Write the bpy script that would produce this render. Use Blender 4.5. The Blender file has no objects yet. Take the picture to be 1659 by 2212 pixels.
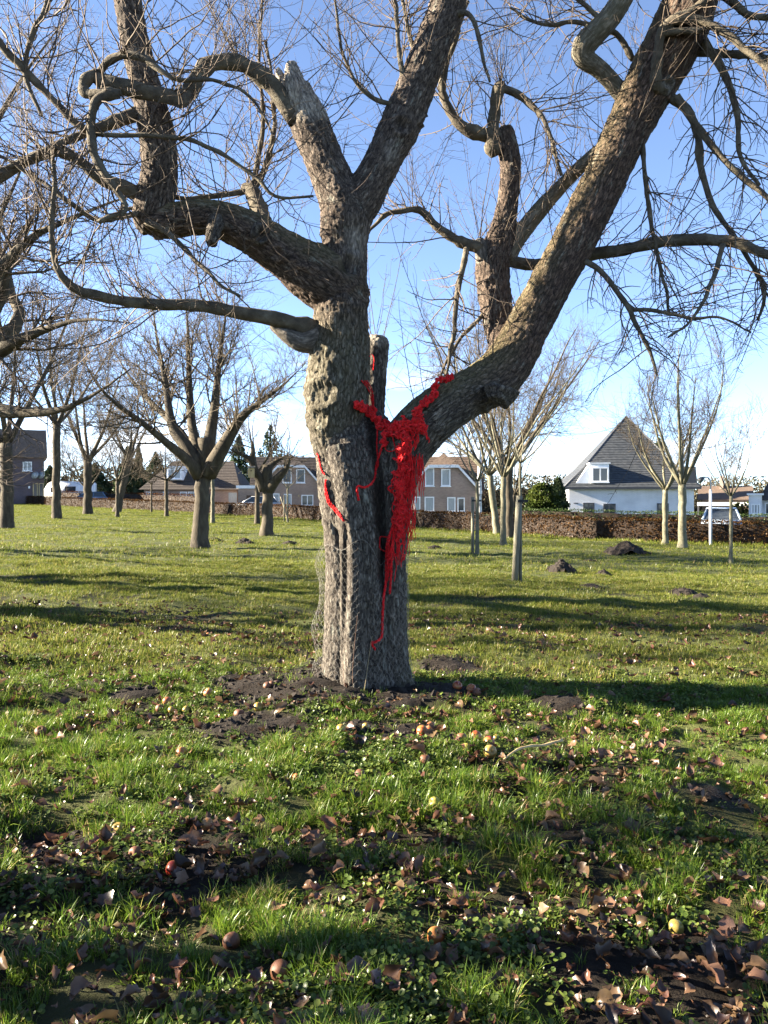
import bpy, bmesh, math, random
import numpy as np
from mathutils import Vector, Matrix
from mathutils.bvhtree import BVHTree

# ---------------------------------------------------------------- camera, sky, sun, exposure
SC = bpy.context.scene
COL = SC.collection
EYE = 1.43
F = 1674.0            # focal length in pixels of a 1659 x 2212 picture
CX, HY = 829.5, 1080.0
SLOPE = 0.025         # the orchard falls gently to the right

cam_d = bpy.data.cameras.new('camera')
cam = bpy.data.objects.new('camera', cam_d)
COL.objects.link(cam)
cam.location = (0, 0, EYE)
cam.rotation_euler = (math.radians(90), 0, 0)
cam_d.sensor_fit = 'VERTICAL'
cam_d.sensor_height = 36.0
cam_d.lens = F / 2212 * 36.0
cam_d.shift_y = -(1106 - HY) / 2212
cam_d.clip_start = 0.05
cam_d.clip_end = 3000
SC.camera = cam

SUN_EL = math.radians(20)
SUN_AZ = math.radians(-85)        # clockwise from +Y: far left, a little behind the tree
sun_dir = Vector((math.sin(SUN_AZ) * math.cos(SUN_EL), math.cos(SUN_AZ) * math.cos(SUN_EL), math.sin(SUN_EL)))
sl = bpy.data.lights.new('sun', 'SUN')
sl.energy = 5.0
sl.angle = math.radians(0.55)
sl.color = (1.0, 0.87, 0.68)
so = bpy.data.objects.new('sun', sl)
COL.objects.link(so)
so.rotation_euler = sun_dir.to_track_quat('Z', 'Y').to_euler()

W = bpy.data.worlds.new('World')
SC.world = W
W.use_nodes = True
wn, wl = W.node_tree.nodes, W.node_tree.links
wn.clear()
sky = wn.new('ShaderNodeTexSky')
sky.sky_type = 'NISHITA'
sky.sun_disc = False
sky.sun_elevation = SUN_EL
sky.sun_rotation = SUN_AZ % (2 * math.pi)
sky.altitude = 0
sky.air_density = 0.5
sky.dust_density = 0.0
sky.ozone_density = 2.2
bg = wn.new('ShaderNodeBackground')
bg.inputs['Strength'].default_value = 0.053
# a few low white winter clouds
tc = wn.new('ShaderNodeTexCoord')
mp = wn.new('ShaderNodeMapping')
mp.inputs['Scale'].default_value = (1.3, 1.3, 5.0)
mp.inputs['Location'].default_value = (0.35, 0.2, 0.1)
nz = wn.new('ShaderNodeTexNoise')
nz.inputs['Scale'].default_value = 2.6
nz.inputs['Detail'].default_value = 7
nz.inputs['Roughness'].default_value = 0.55
wl.new(tc.outputs['Generated'], mp.inputs['Vector'])
wl.new(mp.outputs['Vector'], nz.inputs['Vector'])
cr = wn.new('ShaderNodeMapRange')
cr.inputs['From Min'].default_value = 0.52
cr.inputs['From Max'].default_value = 0.68
wl.new(nz.outputs['Fac'], cr.inputs['Value'])
sep = wn.new('ShaderNodeSeparateXYZ')
wl.new(tc.outputs['Generated'], sep.inputs['Vector'])
lo = wn.new('ShaderNodeMapRange')
lo.inputs['From Min'].default_value = 0.22
lo.inputs['From Max'].default_value = 0.053
wl.new(sep.outputs['Z'], lo.inputs['Value'])
mu = wn.new('ShaderNodeMath'); mu.operation = 'MULTIPLY'
wl.new(cr.outputs['Result'], mu.inputs[0]); wl.new(lo.outputs['Result'], mu.inputs[1])
mu2 = wn.new('ShaderNodeMath'); mu2.operation = 'MULTIPLY'; mu2.inputs[1].default_value = 0.8
wl.new(mu.outputs[0], mu2.inputs[0])
mxw = wn.new('ShaderNodeMix'); mxw.data_type = 'RGBA'
mxw.inputs['B'].default_value = (6.0, 6.1, 6.3, 1)
wl.new(mu2.outputs[0], mxw.inputs['Factor'])
hsw = wn.new('ShaderNodeHueSaturation')
hsw.inputs['Saturation'].default_value = 0.93
wl.new(sky.outputs['Color'], hsw.inputs['Color'])
wl.new(hsw.outputs['Color'], mxw.inputs['A'])
wl.new(mxw.outputs['Result'], bg.inputs['Color'])
wo = wn.new('ShaderNodeOutputWorld')
wl.new(bg.outputs[0], wo.inputs['Surface'])

SC.view_settings.view_transform = 'Standard'
SC.view_settings.look = 'None'
SC.view_settings.exposure = 3.2
SC.view_settings.gamma = 1.0
SC.cycles.max_bounces = 6
SC.cycles.transparent_max_bounces = 6

# ---------------------------------------------------------------- geometry helpers
def ground_plane_z(x):
    return -SLOPE * np.clip(x, -70, 70)

def P(u, v, Y):
    """a picture point at distance Y -> world point"""
    return np.array(((u - CX) / F * Y, Y, EYE + (HY - v) / F * Y))

def G(u, v):
    """where a picture point of the lawn lies on the ground"""
    Y = EYE * F / ((v - HY) - SLOPE * (u - CX))
    return ((u - CX) / F * Y, Y)

def _h(ix, iy, iz, seed):
    n = (ix.astype(np.int64) * 374761393 + iy.astype(np.int64) * 668265263 + iz.astype(np.int64) * 2147483647 + seed * 974711) & 0xffffffff
    n = ((n ^ (n >> 13)) * 1274126177) & 0xffffffff
    n = ((n ^ (n >> 15)) * 2246822519) & 0xffffffff
    return ((n ^ (n >> 16)) & 0xffffff) / float(0xffffff)

def vnoise(p, seed=0):
    """value noise, p (n,3) -> 0..1"""
    i = np.floor(p).astype(np.int64)
    f = p - i
    f = f * f * (3 - 2 * f)
    x, y, z = i[:, 0], i[:, 1], i[:, 2]
    r = 0
    for a in (0, 1):
        for b in (0, 1):
            for c in (0, 1):
                w = (f[:, 0] if a else 1 - f[:, 0]) * (f[:, 1] if b else 1 - f[:, 1]) * (f[:, 2] if c else 1 - f[:, 2])
                r = r + w * _h(x + a, y + b, z + c, seed)
    return r

def fbm(p, oct=4, seed=0):
    r, a, s = 0, 0.5, 0
    for o in range(oct):
        r = r + a * vnoise(p * (2 ** o), seed + o * 17)
        s += a
        a *= 0.5
    return r / s

def voro(p, seed=0):
    """F1, F2 of a cell noise"""
    i = np.floor(p).astype(np.int64)
    f1 = np.full(len(p), 9.0)
    f2 = np.full(len(p), 9.0)
    for a in (-1, 0, 1):
        for b in (-1, 0, 1):
            for c in (-1, 0, 1):
                q = i + (a, b, c)
                j = np.stack([_h(q[:, 0], q[:, 1], q[:, 2], seed + k * 31) for k in range(3)], 1)
                d = np.linalg.norm(q + j - p, axis=1)
                f2 = np.minimum(f2, np.maximum(d, f1))
                f1 = np.minimum(f1, d)
    return f1, f2

SOIL = []        # bare earth round the trunk: (x, y, rx, ry, lift)
for (u, v, ru, rv, lift) in ((600, 1480, 120, 34, .035), (800, 1515, 130, 20, .02), (990, 1440, 80, 22, .06), (1225, 1535, 70, 22, .03),
                             (560, 1575, 130, 28, .0), (690, 1500, 90, 40, .03), (860, 1590, 120, 22, .0), (285, 1500, 50, 14, .02),
                             (930, 1500, 90, 22, .02), (1560, 1720, 80, 22, 0), (90, 1790, 90, 30, -.02), (760, 1470, 130, 40, .03)):
    x, y = G(u, v)
    SOIL.append((x, y, ru / F * y, abs(G(u, v - rv)[1] - G(u, v + rv)[1]) / 2, lift))

def soil_mask(x, y):
    m = np.zeros_like(x)
    p = np.stack([x * 5, y * 5, x * 0], 1)
    wob = fbm(p, 3, 5) - 0.5
    for (cx, cy, rx, ry, l) in SOIL:
        d = np.sqrt(((x - cx) / rx) ** 2 + ((y - cy) / ry) ** 2) + wob * 1.1
        m = np.maximum(m, np.clip(1.35 - d, 0, 0.6) / 0.6)
    return m

def ground_z(x, y):
    x = np.atleast_1d(np.asarray(x, float)); y = np.atleast_1d(np.asarray(y, float))
    z = ground_plane_z(x)
    near = np.clip(1.4 - np.hypot(x, y) / 60.0, 0.15, 1)
    p = np.stack([x, y, x * 0], 1)
    z = z + (fbm(p * 0.45, 2, 3) - .5) * 0.16 * near * np.clip(np.hypot(x, y) / 6, .3, 1)
    z = z + (fbm(p * 2.1, 3, 9) - .5) * 0.13 * near
    z = z + (vnoise(p * 9.0, 4) - .5) * 0.024 * np.clip(1.2 - y / 14, 0, 1)
    for (cx, cy, rx, ry, l) in SOIL:
        d2 = ((x - cx) / rx) ** 2 + ((y - cy) / ry) ** 2
        z = z + l * np.exp(-d2 * 1.2)
    return z

def gz(x, y):
    return float(ground_z(x, y)[0])

# ---------------------------------------------------------------- scene-object helpers
def mesh_np(name, V, quads=None, tris=None, mat=None, smooth=True):
    V = np.asarray(V, np.float32)
    me = bpy.data.meshes.new(name)
    me.vertices.add(len(V))
    me.vertices.foreach_set('co', V.ravel())
    idx, tot = [], []
    if quads is not None and len(quads):
        quads = np.asarray(quads, np.int32); idx.append(quads.ravel()); tot.append(np.full(len(quads), 4, np.int32))
    if tris is not None and len(tris):
        tris = np.asarray(tris, np.int32); idx.append(tris.ravel()); tot.append(np.full(len(tris), 3, np.int32))
    idx = np.concatenate(idx); tot = np.concatenate(tot)
    me.loops.add(len(idx))
    me.loops.foreach_set('vertex_index', idx)
    me.polygons.add(len(tot))
    st = np.zeros(len(tot), np.int32); st[1:] = np.cumsum(tot)[:-1]
    me.polygons.foreach_set('loop_start', st)
    me.polygons.foreach_set('loop_total', tot)
    if smooth:
        me.polygons.foreach_set('use_smooth', np.ones(len(tot), bool))
    me.update(calc_edges=True)
    me.validate()
    if mat is not None:
        me.materials.append(mat)
    return me

def link(name, me, parent=None, loc=None):
    o = bpy.data.objects.new(name, me)
    COL.objects.link(o)
    if parent is not None:
        o.parent = parent
        if loc is None:      # mesh given in world coordinates
            o.matrix_parent_inverse = parent_inv(parent)
    if loc is not None:
        o.location = loc
    return o

def parent_inv(p):
    if p.parent is not None:      # a part whose mesh is already in world coordinates
        return Matrix.Identity(4)
    return Matrix.LocRotScale(p.location, p.rotation_euler, p.scale).inverted()

def tag(o, label, cat, group=None):
    o['label'] = label; o['category'] = cat
    if group: o['group'] = group
    return o

def thing(name, label, cat, loc=(0, 0, 0), rz=0.0, group=None):
    o = bpy.data.objects.new(name, None)
    COL.objects.link(o)
    o.empty_display_size = 0.2
    o.location = loc
    o.rotation_euler = (0, 0, rz)
    return tag(o, label, cat, group)

def catmull(pts, n):
    pts = np.asarray(pts, float)
    k = len(pts)
    if k == 2:
        t = np.linspace(0, 1, n)[:, None]
        return pts[0] * (1 - t) + pts[1] * t
    q = np.vstack([2 * pts[0] - pts[1], pts, 2 * pts[-1] - pts[-2]])
    d = np.r_[0, np.cumsum(np.linalg.norm(np.diff(pts[:, :3], axis=0), axis=1))]
    tt = np.linspace(0, d[-1], n)
    i = np.clip(np.searchsorted(d, tt, side='right') - 1, 0, k - 2)
    t = ((tt - d[i]) / np.maximum(d[i + 1] - d[i], 1e-9))[:, None]
    p0, p1, p2, p3 = q[i], q[i + 1], q[i + 2], q[i + 3]
    return 0.5 * ((2 * p1) + (-p0 + p2) * t + (2 * p0 - 5 * p1 + 4 * p2 - p3) * t ** 2 + (-p0 + 3 * p1 - 3 * p2 + p3) * t ** 3)

def tubes(PT, R, sides=4, cap=True):
    """PT (n,k,3), R (n,k) -> verts, quads, tris"""
    PT = np.asarray(PT, float); R = np.asarray(R, float)
    n, k, _ = PT.shape
    T = np.empty_like(PT)
    T[:, 1:-1] = PT[:, 2:] - PT[:, :-2]
    T[:, 0] = PT[:, 1] - PT[:, 0]
    T[:, -1] = PT[:, -1] - PT[:, -2]
    T /= np.maximum(np.linalg.norm(T, axis=2, keepdims=True), 1e-9)
    # parallel transport, vectorised over the paths
    t0 = T[:, 0]
    ref = np.where(np.abs(t0[:, 2:3]) > 0.8, np.array([[1., 0, 0]]), np.array([[0, 0, 1.]]))
    N = np.empty_like(PT)
    nn = np.cross(t0, ref); nn /= np.maximum(np.linalg.norm(nn, axis=1, keepdims=True), 1e-9)
    N[:, 0] = nn
    for i in range(1, k):
        nn = nn - T[:, i] * np.sum(nn * T[:, i], 1, keepdims=True)
        nn = nn / np.maximum(np.linalg.norm(nn, axis=1, keepdims=True), 1e-9)
        N[:, i] = nn
    B = np.cross(T, N)
    a = np.arange(sides) * 2 * math.pi / sides
    V = PT[:, :, None, :] + R[:, :, None, None] * (np.cos(a)[:, None] * N[:, :, None, :] + np.sin(a)[:, None] * B[:, :, None, :])
    V = V.reshape(-1, 3)
    base = (np.arange(n) * k * sides)[:, None, None]
    ring = (np.arange(k - 1) * sides)[None, :, None]
    s = np.arange(sides)[None, None, :]
    s2 = (np.arange(sides) + 1)[None, None, :] % sides
    q = np.stack([base + ring + s, base + ring + s2, base + ring + sides + s2, base + ring + sides + s], -1).reshape(-1, 4)
    tr = None
    if cap:
        c0 = PT[:, 0]; c1 = PT[:, -1]
        nv = len(V)
        V = np.vstack([V, c0, c1])
        ss = np.arange(sides); ss2 = (ss + 1) % sides
        b = (np.arange(n) * k * sides)[:, None]
        t1 = np.stack([b + ss2, b + ss, np.repeat((nv + np.arange(n))[:, None], sides, 1)], -1).reshape(-1, 3)
        e = b + (k - 1) * sides
        t2 = np.stack([e + ss, e + ss2, np.repeat((nv + n + np.arange(n))[:, None], sides, 1)], -1).reshape(-1, 3)
        tr = np.vstack([t1, t2])
    return V, q, tr

def join(parts):
    Vs, Qs, Ts, off = [], [], [], 0
    for V, q, t in parts:
        Vs.append(V)
        if q is not None and len(q): Qs.append(np.asarray(q) + off)
        if t is not None and len(t): Ts.append(np.asarray(t) + off)
        off += len(V)
    return np.vstack(Vs), (np.vstack(Qs) if Qs else None), (np.vstack(Ts) if Ts else None)

class MB:
    """collects faces of a small hand-made mesh"""
    def __init__(s): s.v = []; s.f = []
    def face(s, *pts):
        i = len(s.v); s.v += [tuple(map(float, p)) for p in pts]; s.f.append(tuple(range(i, i + len(pts))))
        return s
    def box(s, x0, x1, y0, y1, z0, z1):
        i = len(s.v)
        s.v += [(x0, y0, z0), (x1, y0, z0), (x1, y1, z0), (x0, y1, z0), (x0, y0, z1), (x1, y0, z1), (x1, y1, z1), (x0, y1, z1)]
        s.f += [tuple(i + j for j in q) for q in ((0, 3, 2, 1), (4, 5, 6, 7), (0, 1, 5, 4), (1, 2, 6, 5), (2, 3, 7, 6), (3, 0, 4, 7))]
        return s
    def prism(s, poly, d):
        """poly: 3-D points of one flat face, extruded by vector d"""
        n = len(poly); i = len(s.v); d = np.asarray(d, float)
        s.v += [tuple(map(float, p)) for p in poly] + [tuple(np.asarray(p, float) + d) for p in poly]
        s.f.append(tuple(i + j for j in range(n))[::-1]); s.f.append(tuple(i + n + j for j in range(n)))
        for j in range(n):
            k = (j + 1) % n
            s.f.append((i + j, i + k, i + n + k, i + n + j))
        return s
    def tube(s, pts, rads, sides=8):
        V, q, t = tubes(np.asarray([pts], float), np.asarray([rads], float), sides)
        i = len(s.v)
        s.v += [tuple(x) for x in V]; s.f += [tuple(int(j) + i for j in x) for x in q] + [tuple(int(j) + i for j in x) for x in t]
        return s
    def build(s, name, mat, parent=None, smooth=False, bevel=0):
        me = bpy.data.meshes.new(name)
        me.from_pydata(s.v, [], s.f)
        bm = bmesh.new(); bm.from_mesh(me)
        bmesh.ops.recalc_face_normals(bm, faces=bm.faces)
        if bevel:
            bmesh.ops.bevel(bm, geom=bm.edges[:], offset=bevel, segments=2, affect='EDGES', clamp_overlap=True)
        bm.to_mesh(me); bm.free()
        if smooth:
            me.polygons.foreach_set('use_smooth', np.ones(len(me.polygons), bool))
        me.materials.append(mat)
        o = bpy.data.objects.new(name, me); COL.objects.link(o)
        if parent is not None: o.parent = parent
        return o

# ---------------------------------------------------------------- materials
def new_mat(name, rough=0.85, spec=0.25):
    m = bpy.data.materials.new(name); m.use_nodes = True
    nt = m.node_tree
    b = nt.nodes['Principled BSDF']
    b.inputs['Roughness'].default_value = rough
    b.inputs['Specular IOR Level'].default_value = spec
    return m, nt, b

def N_(nt, t, **kw):
    n = nt.nodes.new(t)
    for k, v in kw.items():
        if k in n.inputs: n.inputs[k].default_value = v
        else: setattr(n, k, v)
    return n

def ramp(nt, src, stops):
    r = nt.nodes.new('ShaderNodeValToRGB')
    e = r.color_ramp.elements
    while len(e) < len(stops): e.new(0.5)
    for i, (p, c) in enumerate(stops):
        e[i].position = p; e[i].color = (*c, 1)
    nt.links.new(src, r.inputs['Fac'])
    return r

def mix(nt, fac, a, b, blend='MIX'):
    m = nt.nodes.new('ShaderNodeMix'); m.data_type = 'RGBA'; m.blend_type = blend
    for sock, val in (('Factor', fac), ('A', a), ('B', b)):
        if isinstance(val, (int, float)): m.inputs[sock].default_value = val
        elif isinstance(val, tuple): m.inputs[sock].default_value = (*val, 1)
        else: nt.links.new(val, m.inputs[sock])
    return m.outputs['Result']

def noisy(name, stops, scale=8, detail=5, rough=0.85, bump=0.0, bscale=None, coord='Object', stretch=(1, 1, 1), spec=0.25, rnd=0.0):
    m, nt, b = new_mat(name, rough, spec)
    t = N_(nt, 'ShaderNodeTexCoord')
    mp = N_(nt, 'ShaderNodeMapping'); mp.inputs['Scale'].default_value = stretch
    nt.links.new(t.outputs[coord], mp.inputs['Vector'])
    n = N_(nt, 'ShaderNodeTexNoise', Scale=scale, Detail=detail, Roughness=0.6)
    nt.links.new(mp.outputs[0], n.inputs['Vector'])
    r = ramp(nt, n.outputs['Fac'], stops)
    c = r.outputs['Color']
    if rnd:
        oi = N_(nt, 'ShaderNodeObjectInfo')
        hs = N_(nt, 'ShaderNodeHueSaturation')
        mr = N_(nt, 'ShaderNodeMapRange'); mr.inputs['To Min'].default_value = 1 - rnd; mr.inputs['To Max'].default_value = 1 + rnd
        nt.links.new(oi.outputs['Random'], mr.inputs['Value'])
        nt.links.new(mr.outputs[0], hs.inputs['Value'])
        nt.links.new(c, hs.inputs['Color']); c = hs.outputs['Color']
    nt.links.new(c, b.inputs['Base Color'])
    if bump:
        n2 = N_(nt, 'ShaderNodeTexNoise', Scale=bscale or scale * 3, Detail=6, Roughness=0.65)
        nt.links.new(mp.outputs[0], n2.inputs['Vector'])
        bp = N_(nt, 'ShaderNodeBump', Strength=bump, Distance=0.02)
        nt.links.new(n2.outputs['Fac'], bp.inputs['Height'])
        nt.links.new(bp.outputs[0], b.inputs['Normal'])
    return m

def plain(name, c, rough=0.6, spec=0.3, metal=0.0):
    return noisy(name, ((0.3, tuple(x * 0.86 for x in c)), (0.7, tuple(min(1, x * 1.08) for x in c))), scale=2.2, rough=rough, spec=spec)

def bark_mat():
    """old apple bark; 'bark' = coordinates that follow the limbs, 'fiss' = fissure tone plus shade painted into grooves and knot holes, 'wood' = bare wood, 'up' = mossy side"""
    m, nt, b = new_mat('apple_bark', 0.9, 0.2)
    L = nt.links
    at = N_(nt, 'ShaderNodeAttribute', attribute_name='bark')
    fi = N_(nt, 'ShaderNodeAttribute', attribute_name='fiss_shade')
    wd = N_(nt, 'ShaderNodeAttribute', attribute_name='wood')
    up = N_(nt, 'ShaderNodeAttribute', attribute_name='moss')
    rd = N_(nt, 'ShaderNodeAttribute', attribute_name='red')
    n1 = N_(nt, 'ShaderNodeTexNoise', Scale=1.7, Detail=5, Roughness=0.62); L.new(at.outputs['Vector'], n1.inputs['Vector'])
    n2 = N_(nt, 'ShaderNodeTexNoise', Scale=0.22, Detail=4, Roughness=0.6); L.new(at.outputs['Vector'], n2.inputs['Vector'])
    grey = ramp(nt, n1.outputs['Fac'], ((0.25, (.033, .028, .023)), (0.5, (.097, .085, .070)), (0.72, (.26, .23, .19))))
    red = ramp(nt, n1.outputs['Fac'], ((0.25, (.037, .024, .017)), (0.5, (.097, .063, .045)), (0.72, (.22, .152, .112))))
    c = mix(nt, rd.outputs['Fac'], grey.outputs['Color'], red.outputs['Color'])
    fr = N_(nt, 'ShaderNodeMapRange'); fr.inputs['From Min'].default_value = 0.0; fr.inputs['From Max'].default_value = 1.0
    L.new(fi.outputs['Fac'], fr.inputs['Value'])
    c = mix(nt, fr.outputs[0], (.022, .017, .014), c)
    vo = N_(nt, 'ShaderNodeTexVoronoi', Scale=1.5); vo.feature = 'DISTANCE_TO_EDGE'
    wv = N_(nt, 'ShaderNodeVectorMath', operation='MULTIPLY_ADD'); L.new(n1.outputs['Color'], wv.inputs[0]); wv.inputs[1].default_value = (.9, .9, .9); L.new(at.outputs['Vector'], wv.inputs[2])
    L.new(wv.outputs[0], vo.inputs['Vector'])
    ve = N_(nt, 'ShaderNodeMapRange'); ve.inputs['From Max'].default_value = .075; L.new(vo.outputs['Distance'], ve.inputs['Value'])
    sm_ = N_(nt, 'ShaderNodeAttribute', attribute_name='smoothbark')
    vx = N_(nt, 'ShaderNodeMath', operation='MAXIMUM'); L.new(ve.outputs[0], vx.inputs[0]); L.new(sm_.outputs['Fac'], vx.inputs[1])
    c = mix(nt, vx.outputs[0], (.028, .021, .017), c)
    # lichen and moss
    n3 = N_(nt, 'ShaderNodeTexNoise', Scale=0.55, Detail=6, Roughness=0.7); L.new(at.outputs['Vector'], n3.inputs['Vector'])
    lm = N_(nt, 'ShaderNodeMapRange'); lm.inputs['From Min'].default_value = 0.58; lm.inputs['From Max'].default_value = 0.70
    L.new(n3.outputs['Fac'], lm.inputs['Value'])
    mm = N_(nt, 'ShaderNodeMath', operation='MULTIPLY'); L.new(lm.outputs[0], mm.inputs[0]); mm.inputs[1].default_value = .5
    c = mix(nt, mm.outputs[0], c, (.34, .35, .29))
    ms = N_(nt, 'ShaderNodeMath', operation='MULTIPLY'); L.new(up.outputs['Fac'], ms.inputs[0]); L.new(n2.outputs['Fac'], ms.inputs[1])
    c = mix(nt, ms.outputs[0], c, (.17, .16, .06))
    wn1 = ramp(nt, n1.outputs['Fac'], ((0.3, (.06, .055, .05)), (0.5, (.26, .23, .19)), (0.72, (.5, .45, .37))))
    c = mix(nt, wd.outputs['Fac'], c, wn1.outputs['Color'])
    L.new(c, b.inputs['Base Color'])
    n4 = N_(nt, 'ShaderNodeTexNoise', Scale=3.4, Detail=6, Roughness=0.7); L.new(at.outputs['Vector'], n4.inputs['Vector'])
    hh = N_(nt, 'ShaderNodeMath', operation='MULTIPLY_ADD'); L.new(vx.outputs[0], hh.inputs[0]); hh.inputs[1].default_value = .8; L.new(n4.outputs['Fac'], hh.inputs[2])
    bp = N_(nt, 'ShaderNodeBump', Strength=0.9, Distance=0.014)
    L.new(hh.outputs[0], bp.inputs['Height']); L.new(bp.outputs[0], b.inputs['Normal'])
    return m

def leafy(name, stops, transl=0.4, attr=None, rough=0.6, scale=3.0, rnd=0.25, coord='Object', gloss=0.012):
    """thin leaves and blades: diffuse + translucent + a little gloss, varied per piece"""
    m = bpy.data.materials.new(name); m.use_nodes = True
    nt = m.node_tree; nt.nodes.clear(); L = nt.links
    t = N_(nt, 'ShaderNodeTexCoord')
    oi = N_(nt, 'ShaderNodeObjectInfo')
    if attr:
        a = N_(nt, 'ShaderNodeAttribute', attribute_name=attr)
        src = a.outputs['Fac']
    else:
        n = N_(nt, 'ShaderNodeTexNoise', Scale=scale, Detail=3)
        L.new(t.outputs[coord], n.inputs['Vector']); src = n.outputs['Fac']
    r = ramp(nt, src, stops)
    hs = N_(nt, 'ShaderNodeHueSaturation')
    mr = N_(nt, 'ShaderNodeMapRange'); mr.inputs['To Min'].default_value = 1 - rnd; mr.inputs['To Max'].default_value = 1 + rnd
    L.new(oi.outputs['Random'], mr.inputs['Value']); L.new(mr.outputs[0], hs.inputs['Value'])
    mr2 = N_(nt, 'ShaderNodeMapRange'); mr2.inputs['To Min'].default_value = .5 + .018; mr2.inputs['To Max'].default_value = .5 - .018
    L.new(oi.outputs['Random'], mr2.inputs['Value']); L.new(mr2.outputs[0], hs.inputs['Hue'])
    L.new(r.outputs['Color'], hs.inputs['Color'])
    d = N_(nt, 'ShaderNodeBsdfDiffuse'); tr = N_(nt, 'ShaderNodeBsdfTranslucent'); g = N_(nt, 'ShaderNodeBsdfGlossy', Roughness=0.35)
    L.new(hs.outputs['Color'], d.inputs['Color']); L.new(hs.outputs['Color'], tr.inputs['Color'])
    m1 = N_(nt, 'ShaderNodeMixShader'); m1.inputs[0].default_value = transl
    L.new(d.outputs[0], m1.inputs[1]); L.new(tr.outputs[0], m1.inputs[2])
    m2 = N_(nt, 'ShaderNodeMixShader'); m2.inputs[0].default_value = gloss
    L.new(m1.outputs[0], m2.inputs[1]); L.new(g.outputs[0], m2.inputs[2])
    o = N_(nt, 'ShaderNodeOutputMaterial'); L.new(m2.outputs[0], o.inputs['Surface'])
    return m

M = {}
M['bark'] = bark_mat()
M['branch'] = noisy('branch_bark', ((0.25, (.035, .029, .021)), (0.5, (.08, .067, .047)), (0.66, (.125, .11, .08)), (0.85, (.20, .18, .14))), scale=11, detail=8, rough=.9, bump=.8, bscale=45, stretch=(1, 1, 1))
M['twig'] = noisy('twig_bark', ((0.3, (.05, .036, .027)), (0.7, (.115, .09, .066))), scale=5, detail=3, rough=.8)
M['far_bark'] = noisy('orchard_bark', ((0.25, (.025, .02, .014)), (0.5, (.055, .045, .031)), (0.8, (.11, .095, .065))), scale=9, detail=6, rough=.9, bump=.7, bscale=35, stretch=(1, 1, .35), rnd=.18)
M['far_twig'] = noisy('orchard_twig', ((0.3, (.04, .032, .022)), (0.7, (.09, .072, .05))), scale=2, detail=2, rough=.85, rnd=.15)
M['pale_bark'] = noisy('smooth_young_bark', ((0.25, (.055, .05, .034)), (0.5, (.105, .10, .066)), (0.8, (.17, .16, .115))), scale=10, detail=5, rough=.8, bump=.3, bscale=40, stretch=(1, 1, .5), rnd=.12)
M['stake'] = noisy('weathered_stake', ((0.25, (.085, .078, .055)), (0.6, (.18, .168, .125)), (0.85, (.26, .24, .195))), scale=16, detail=5, rough=.9, bump=.5, stretch=(1, 1, .15))
M['rubber'] = plain('tree_tie_rubber', (.02, .02, .02), .7)

# ================================================================ the setting: ground
def ground_mat():
    m, nt, b = new_mat('lawn_soil', 0.95, 0.15)
    L = nt.links
    t = N_(nt, 'ShaderNodeTexCoord')
    s = N_(nt, 'ShaderNodeAttribute', attribute_name='soil')
    n1 = N_(nt, 'ShaderNodeTexNoise', Scale=0.9, Detail=8, Roughness=0.65); L.new(t.outputs['Object'], n1.inputs['Vector'])
    n2 = N_(nt, 'ShaderNodeTexNoise', Scale=34, Detail=6, Roughness=0.7); L.new(t.outputs['Object'], n2.inputs['Vector'])
    gr = ramp(nt, n1.outputs['Fac'], ((0.3, (.045, .055, .016)), (0.5, (.075, .095, .024)), (0.7, (.115, .12, .035))))
    er = ramp(nt, n2.outputs['Fac'], ((0.3, (.007, .0055, .0045)), (0.55, (.017, .013, .010)), (0.8, (.042, .032, .024))))
    g2 = mix(nt, n2.outputs['Fac'], gr.outputs['Color'], (.05, .05, .02))
    c = mix(nt, s.outputs['Fac'], g2, er.outputs['Color'])
    L.new(c, b.inputs['Base Color'])
    bp = N_(nt, 'ShaderNodeBump', Strength=0.8, Distance=0.03)
    L.new(n2.outputs['Fac'], bp.inputs['Height']); L.new(bp.outputs[0], b.inputs['Normal'])
    return m
M['ground'] = ground_mat()

def axis(lo, hi, fine, growth, core):
    a = [0.0]
    st = fine
    while a[-1] < hi:
        if a[-1] > core: st *= growth
        a.append(a[-1] + st)
    bneg = [0.0]; st = fine
    while bneg[-1] > lo:
        if -bneg[-1] > core: st *= growth
        bneg.append(bneg[-1] - st)
    return np.array(sorted(set(bneg[1:] + a)))
gx = axis(-420, 420, 0.064, 1.045, 3.2)
gy = axis(-60, 520, 0.064, 1.04, 4.3)
gy = np.where(gy > -60, gy + 1.6, gy)
XX, YY = np.meshgrid(gx, gy)
xs, ys = XX.ravel(), YY.ravel()
zs = ground_z(xs, ys)
near_soil = np.zeros(len(xs))
mk = (ys < 14) & (np.abs(xs) < 12)
near_soil[mk] = np.clip(soil_mask(xs[mk], ys[mk]) + np.clip((fbm(np.stack([xs[mk] * 1.3, ys[mk] * 1.3, xs[mk] * 0], 1), 4, 21) - .52) * 5, 0, .8)
                        + np.clip(1.1 - ys[mk] / 4.2, 0, .8), 0, 1)
# crumbly lumps where the earth is bare
sm = soil_mask(xs[mk], ys[mk])
pp = np.stack([xs[mk] * 14, ys[mk] * 14, xs[mk] * 0], 1)
zs[mk] += sm * (np.abs(fbm(pp, 3, 40) - .5) * .11)
nx, ny = len(gx), len(gy)
ii = (np.arange(ny - 1)[:, None] * nx + np.arange(nx - 1)[None, :]).ravel()
gq = np.stack([ii, ii + 1, ii + nx + 1, ii + nx], 1)
gme = mesh_np('ground', np.stack([xs, ys, zs], 1), gq, mat=M['ground'])
a = gme.attributes.new('soil', 'FLOAT', 'POINT'); a.data.foreach_set('value', near_soil.astype(np.float32))
ground = link('ground', gme); ground['kind'] = 'structure'
print('ground', len(xs))

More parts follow.
